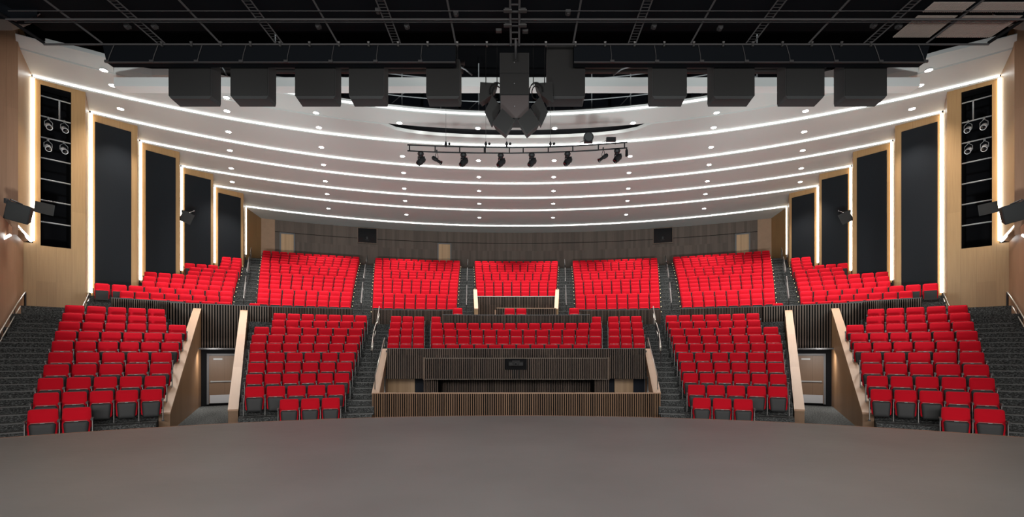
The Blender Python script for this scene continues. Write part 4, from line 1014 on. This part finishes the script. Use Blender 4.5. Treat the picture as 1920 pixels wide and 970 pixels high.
# ---------------------------------------------------------------- front lighting bar
Yt = 21.0
def bar(x, y): return at(x, y, Yt+(.0018*abs(x-970))**2*-.6)
topP = [(764, 272), (820, 274), (890, 276), (960, 277), (1030, 276), (1100, 272.5), (1176, 267)]
botP = [(764, 283), (820, 285.5), (890, 287), (960, 287.5), (1030, 286), (1100, 283), (1176, 277.5)]
lb = empty('lighting_bar', bar(970, 287)); tag(lb, 'long curved double-pipe lighting bar hanging below the white ceiling', 'lighting bar')
def interp(L, x):
    for (x0, y0), (x1, y1) in zip(L, L[1:]):
        if x <= x1: return y0+(y1-y0)*(x-x0)/(x1-x0)
    return L[-1][1]
for L_, nm in ((topP, 'top_pipe'), (botP, 'bottom_pipe')):
    m = MB(); m.tube([bar(*p) for p in L_], .03, 8); reparent(m.build(nm, 'fixture', None, True), lb)
for x in (768, 816, 862, 909, 955, 981, 1028, 1074, 1122, 1171):
    m = MB(); m.tube([bar(x, interp(topP, x)), bar(x, interp(botP, x))], .028 if x != 909 else .05, 6); reparent(m.build('strut', 'fixture'), lb)
for i, x in enumerate((836, 911, 950, 1032)):
    c = bar(x, 270.5); m = MB(); m.tube([c+Vector((0, 0, -.12)), c+Vector((0, 0, .1))], .035, 8); m.box(c, (.11, .06, .08)); m.tube([c+Vector((.1, 0, 0)), c+Vector((.19, 0, .01))], .045, 10); m.tube([c+Vector((.15, 0, 0)), c+Vector((.15, -.05, 0))], .055, 10)
    m.tube([c, Vector((c.x, c.y, 10.99))], .006, 4, 1)
    tag(m.build('pipe_bracket', ['fixture', 'pipe']), f'small black suspension bracket on the lighting bar, {ORD[i]} from the left', 'bracket', 'brackets on the lighting bar')
def mover(x, yb, label, flip=1):
    c = bar(x, yb); c.y -= .02; r = empty('moving_light', c); tag(r, label, 'stage light', 'moving lights on the bar')
    m = MB(); b0 = c+Vector((0, 0, -.10)); m.tube([b0+Vector((0, 0, .06)), b0+Vector((0, 0, .0)), b0+Vector((0, 0, -.08))], [.10, .14, .11], 14); m.box(b0+Vector((0, 0, .07)), (.22, .08, .05)); reparent(m.build('base', 'fixture', None, False), r)
    h0 = b0+Vector((0.03, 0, -.30)); 
    m = MB(); m.tube([b0+Vector((0, 0, -.08)), b0+Vector((0, 0, -.16))], .05, 8); m.box(h0+Vector((-.13, 0, .06)), (.03, .10, .22)); m.box(h0+Vector((.13, 0, .06)), (.03, .10, .22)); m.box(b0+Vector((.02, 0, -.15)), (.27, .10, .04)); reparent(m.build('yoke', 'fixture'), r)
    d = Vector((-.62*flip, -.25, -.72)).normalized()
    m = MB(); m.tube([h0-d*.17, h0-d*.12, h0+d*.12, h0+d*.22], [.09, .125, .13, .105], 14); reparent(m.build('head', 'fixture', None, True), r)
    m = MB(); m.tube([h0+d*.222, h0+d*.235], .085, 14); reparent(m.build('lens', 'glass_dark', None, True), r)
mv = [(789, 'leftmost'), (869, 'second from the left'), (939, 'third from the left'), (997, 'fourth from the left'), (1064, 'fifth from the left'), (1157, 'rightmost')]
for x, nm in mv: mover(x, interp(botP, x), f'black moving-head light hanging from the lighting bar, {nm}')
for x, dx, nm in ((819, .55, 'pointing right, near the left end'), (1131, -.55, 'pointing left, near the right end')):
    c = bar(x, interp(botP, x)+15); profile(c, c+Vector((dx, -.2, -.42)), .5, .08, f'slim black spotlight on the lighting bar {nm}', 'fixture', yoke=.34)
c = bar(1175, 287); m = MB(); m.tube([c+Vector((0, 0, .18)), c+Vector((0, 0, .1)), c+Vector((0, 0, -.14))], [.03, .06, .06], 8); tag(m.build('small_fixture', 'fixture', None, True), 'small black cylinder hanging at the right end of the lighting bar', 'stage light')
r = empty('floodlight', bar(1103, 271)); tag(r, 'round black floodlight standing on top of the lighting bar', 'stage light')
c = bar(1103, 259); m = MB(); m.tube([c+Vector((0, .12, 0)), c+Vector((0, .05, 0)), c+Vector((0, -.12, 0))], [.12, .21, .21], 18); m.box(c+Vector((0, 0, -.12)), (.34, .2, .14)); reparent(m.build('body', 'fixture'), r)
m = MB(); m.tube([c+Vector((0, -.121, 0)), c+Vector((0, -.13, 0))], .17, 18); reparent(m.build('lens', 'speaker_side'), r)
m = MB(); m.tube([c+Vector((-.16, 0, -.1)), c+Vector((-.16, 0, -.28))], .015, 6); m.tube([c+Vector((.16, 0, -.1)), c+Vector((.16, 0, -.28))], .015, 6); m.tube([c+Vector((-.15, 0, -.1)), c+Vector((-.34, 0, -.18)), c+Vector((-.36, 0, -.28)), c+Vector((-.2, 0, -.29))], .012, 6); reparent(m.build('stand', 'fixture'), r)
r = empty('control_unit', bar(1144, 270)); tag(r, 'small black rectangular unit on top of the right end of the bar', 'box')
c = bar(1145.5, 262); m = MB(); m.box(c, (.40, .12, .17)); reparent(m.build('body', 'fixture'), r)
m = MB(); m.box(c+Vector((-.18, 0, -.14)), (.02, .06, .12)); m.box(c+Vector((.18, 0, -.14)), (.02, .06, .12)); m.tube([c+Vector((-.2, 0, -.05)), c+Vector((-.35, 0, -.10)), c+Vector((-.48, 0, -.17))], .01, 6); reparent(m.build('feet', 'fixture'), r)

# ---------------------------------------------------------------- lights
def area(name, loc, size, energy, rot=(0, 0, 0), col=(1, .96, .92), sy=None):
    l = bpy.data.lights.new(name, 'AREA'); l.shape = 'RECTANGLE'; l.size = size; l.size_y = sy or size; l.energy = energy; l.color = col
    o = bpy.data.objects.new(name, l); C.objects.link(o); o.location = loc; o.rotation_euler = rot; return o
area('work_light_stage', (0, 4, 8.6), 14, 430, (0, 0, 0), sy=5)
area('house_fill_light', (0, -4, 2.5), 20, 2400, (D(104), 0, 0), sy=3)  # unseen fill added behind the camera to brighten house and ceiling
for sg in (-1, 1): area('booth_fill_light', (sg*4.75, 17.6, -1.5), .4, 16, (D(50), 0, 0)); area('passage_lamp', pol(25.3, sg*D(29.3), .18), .35, 50, (D(20), 0, 0))  # booth pair is added fill, only there to lift the dark opening
for i in range(7):  # unseen spots added at the stage front to brighten the ceiling
    l = bpy.data.lights.new('ceiling_fill_light', 'SPOT'); l.energy = 5200; l.spot_size = D(50); l.spot_blend = .7; l.color = (.90, 1, 1); l.shadow_soft_size = .5
    o = bpy.data.objects.new('ceiling_fill_light', l); C.objects.link(o); x = -9+3*i; o.location = (x, 8.5, -.9)
    o.rotation_euler = Vector((x*1.0, 22, 13.8)).to_track_quat('-Z', 'Y').to_euler()
for i in range(9):
    l = bpy.data.lights.new('slot_lamp', 'POINT'); l.energy = 16; l.shadow_soft_size = .02
    o = bpy.data.objects.new('slot_lamp', l); C.objects.link(o); o.location = pol(26.45, D(-10+2.5*i), 11.3)
wd_ = bpy.data.worlds.new('world'); bpy.context.scene.world = wd_; wd_.use_nodes = True
wd_.node_tree.nodes['Background'].inputs[0].default_value = (.9, .93, 1, 1); wd_.node_tree.nodes['Background'].inputs[1].default_value = .12

# ---------------------------------------------------------------- camera
cam = bpy.data.cameras.new('camera'); co = bpy.data.objects.new('camera', cam); C.objects.link(co)
co.location = (0, 0, 0); co.rotation_euler = (pi/2, 0, 0); cam.sensor_width = 36; cam.sensor_fit = 'HORIZONTAL'
cam.lens = F/1920*36; cam.shift_x = -(CX-960)/1920; cam.shift_y = (HY-485)/1920; cam.clip_end = 200; cam.clip_start = .05
sc = bpy.context.scene; sc.camera = co
sc.view_settings.view_transform = 'Standard'; sc.view_settings.look = 'None'; sc.view_settings.gamma = 1; sc.view_settings.exposure = 0
sc.view_settings.use_curve_mapping = False
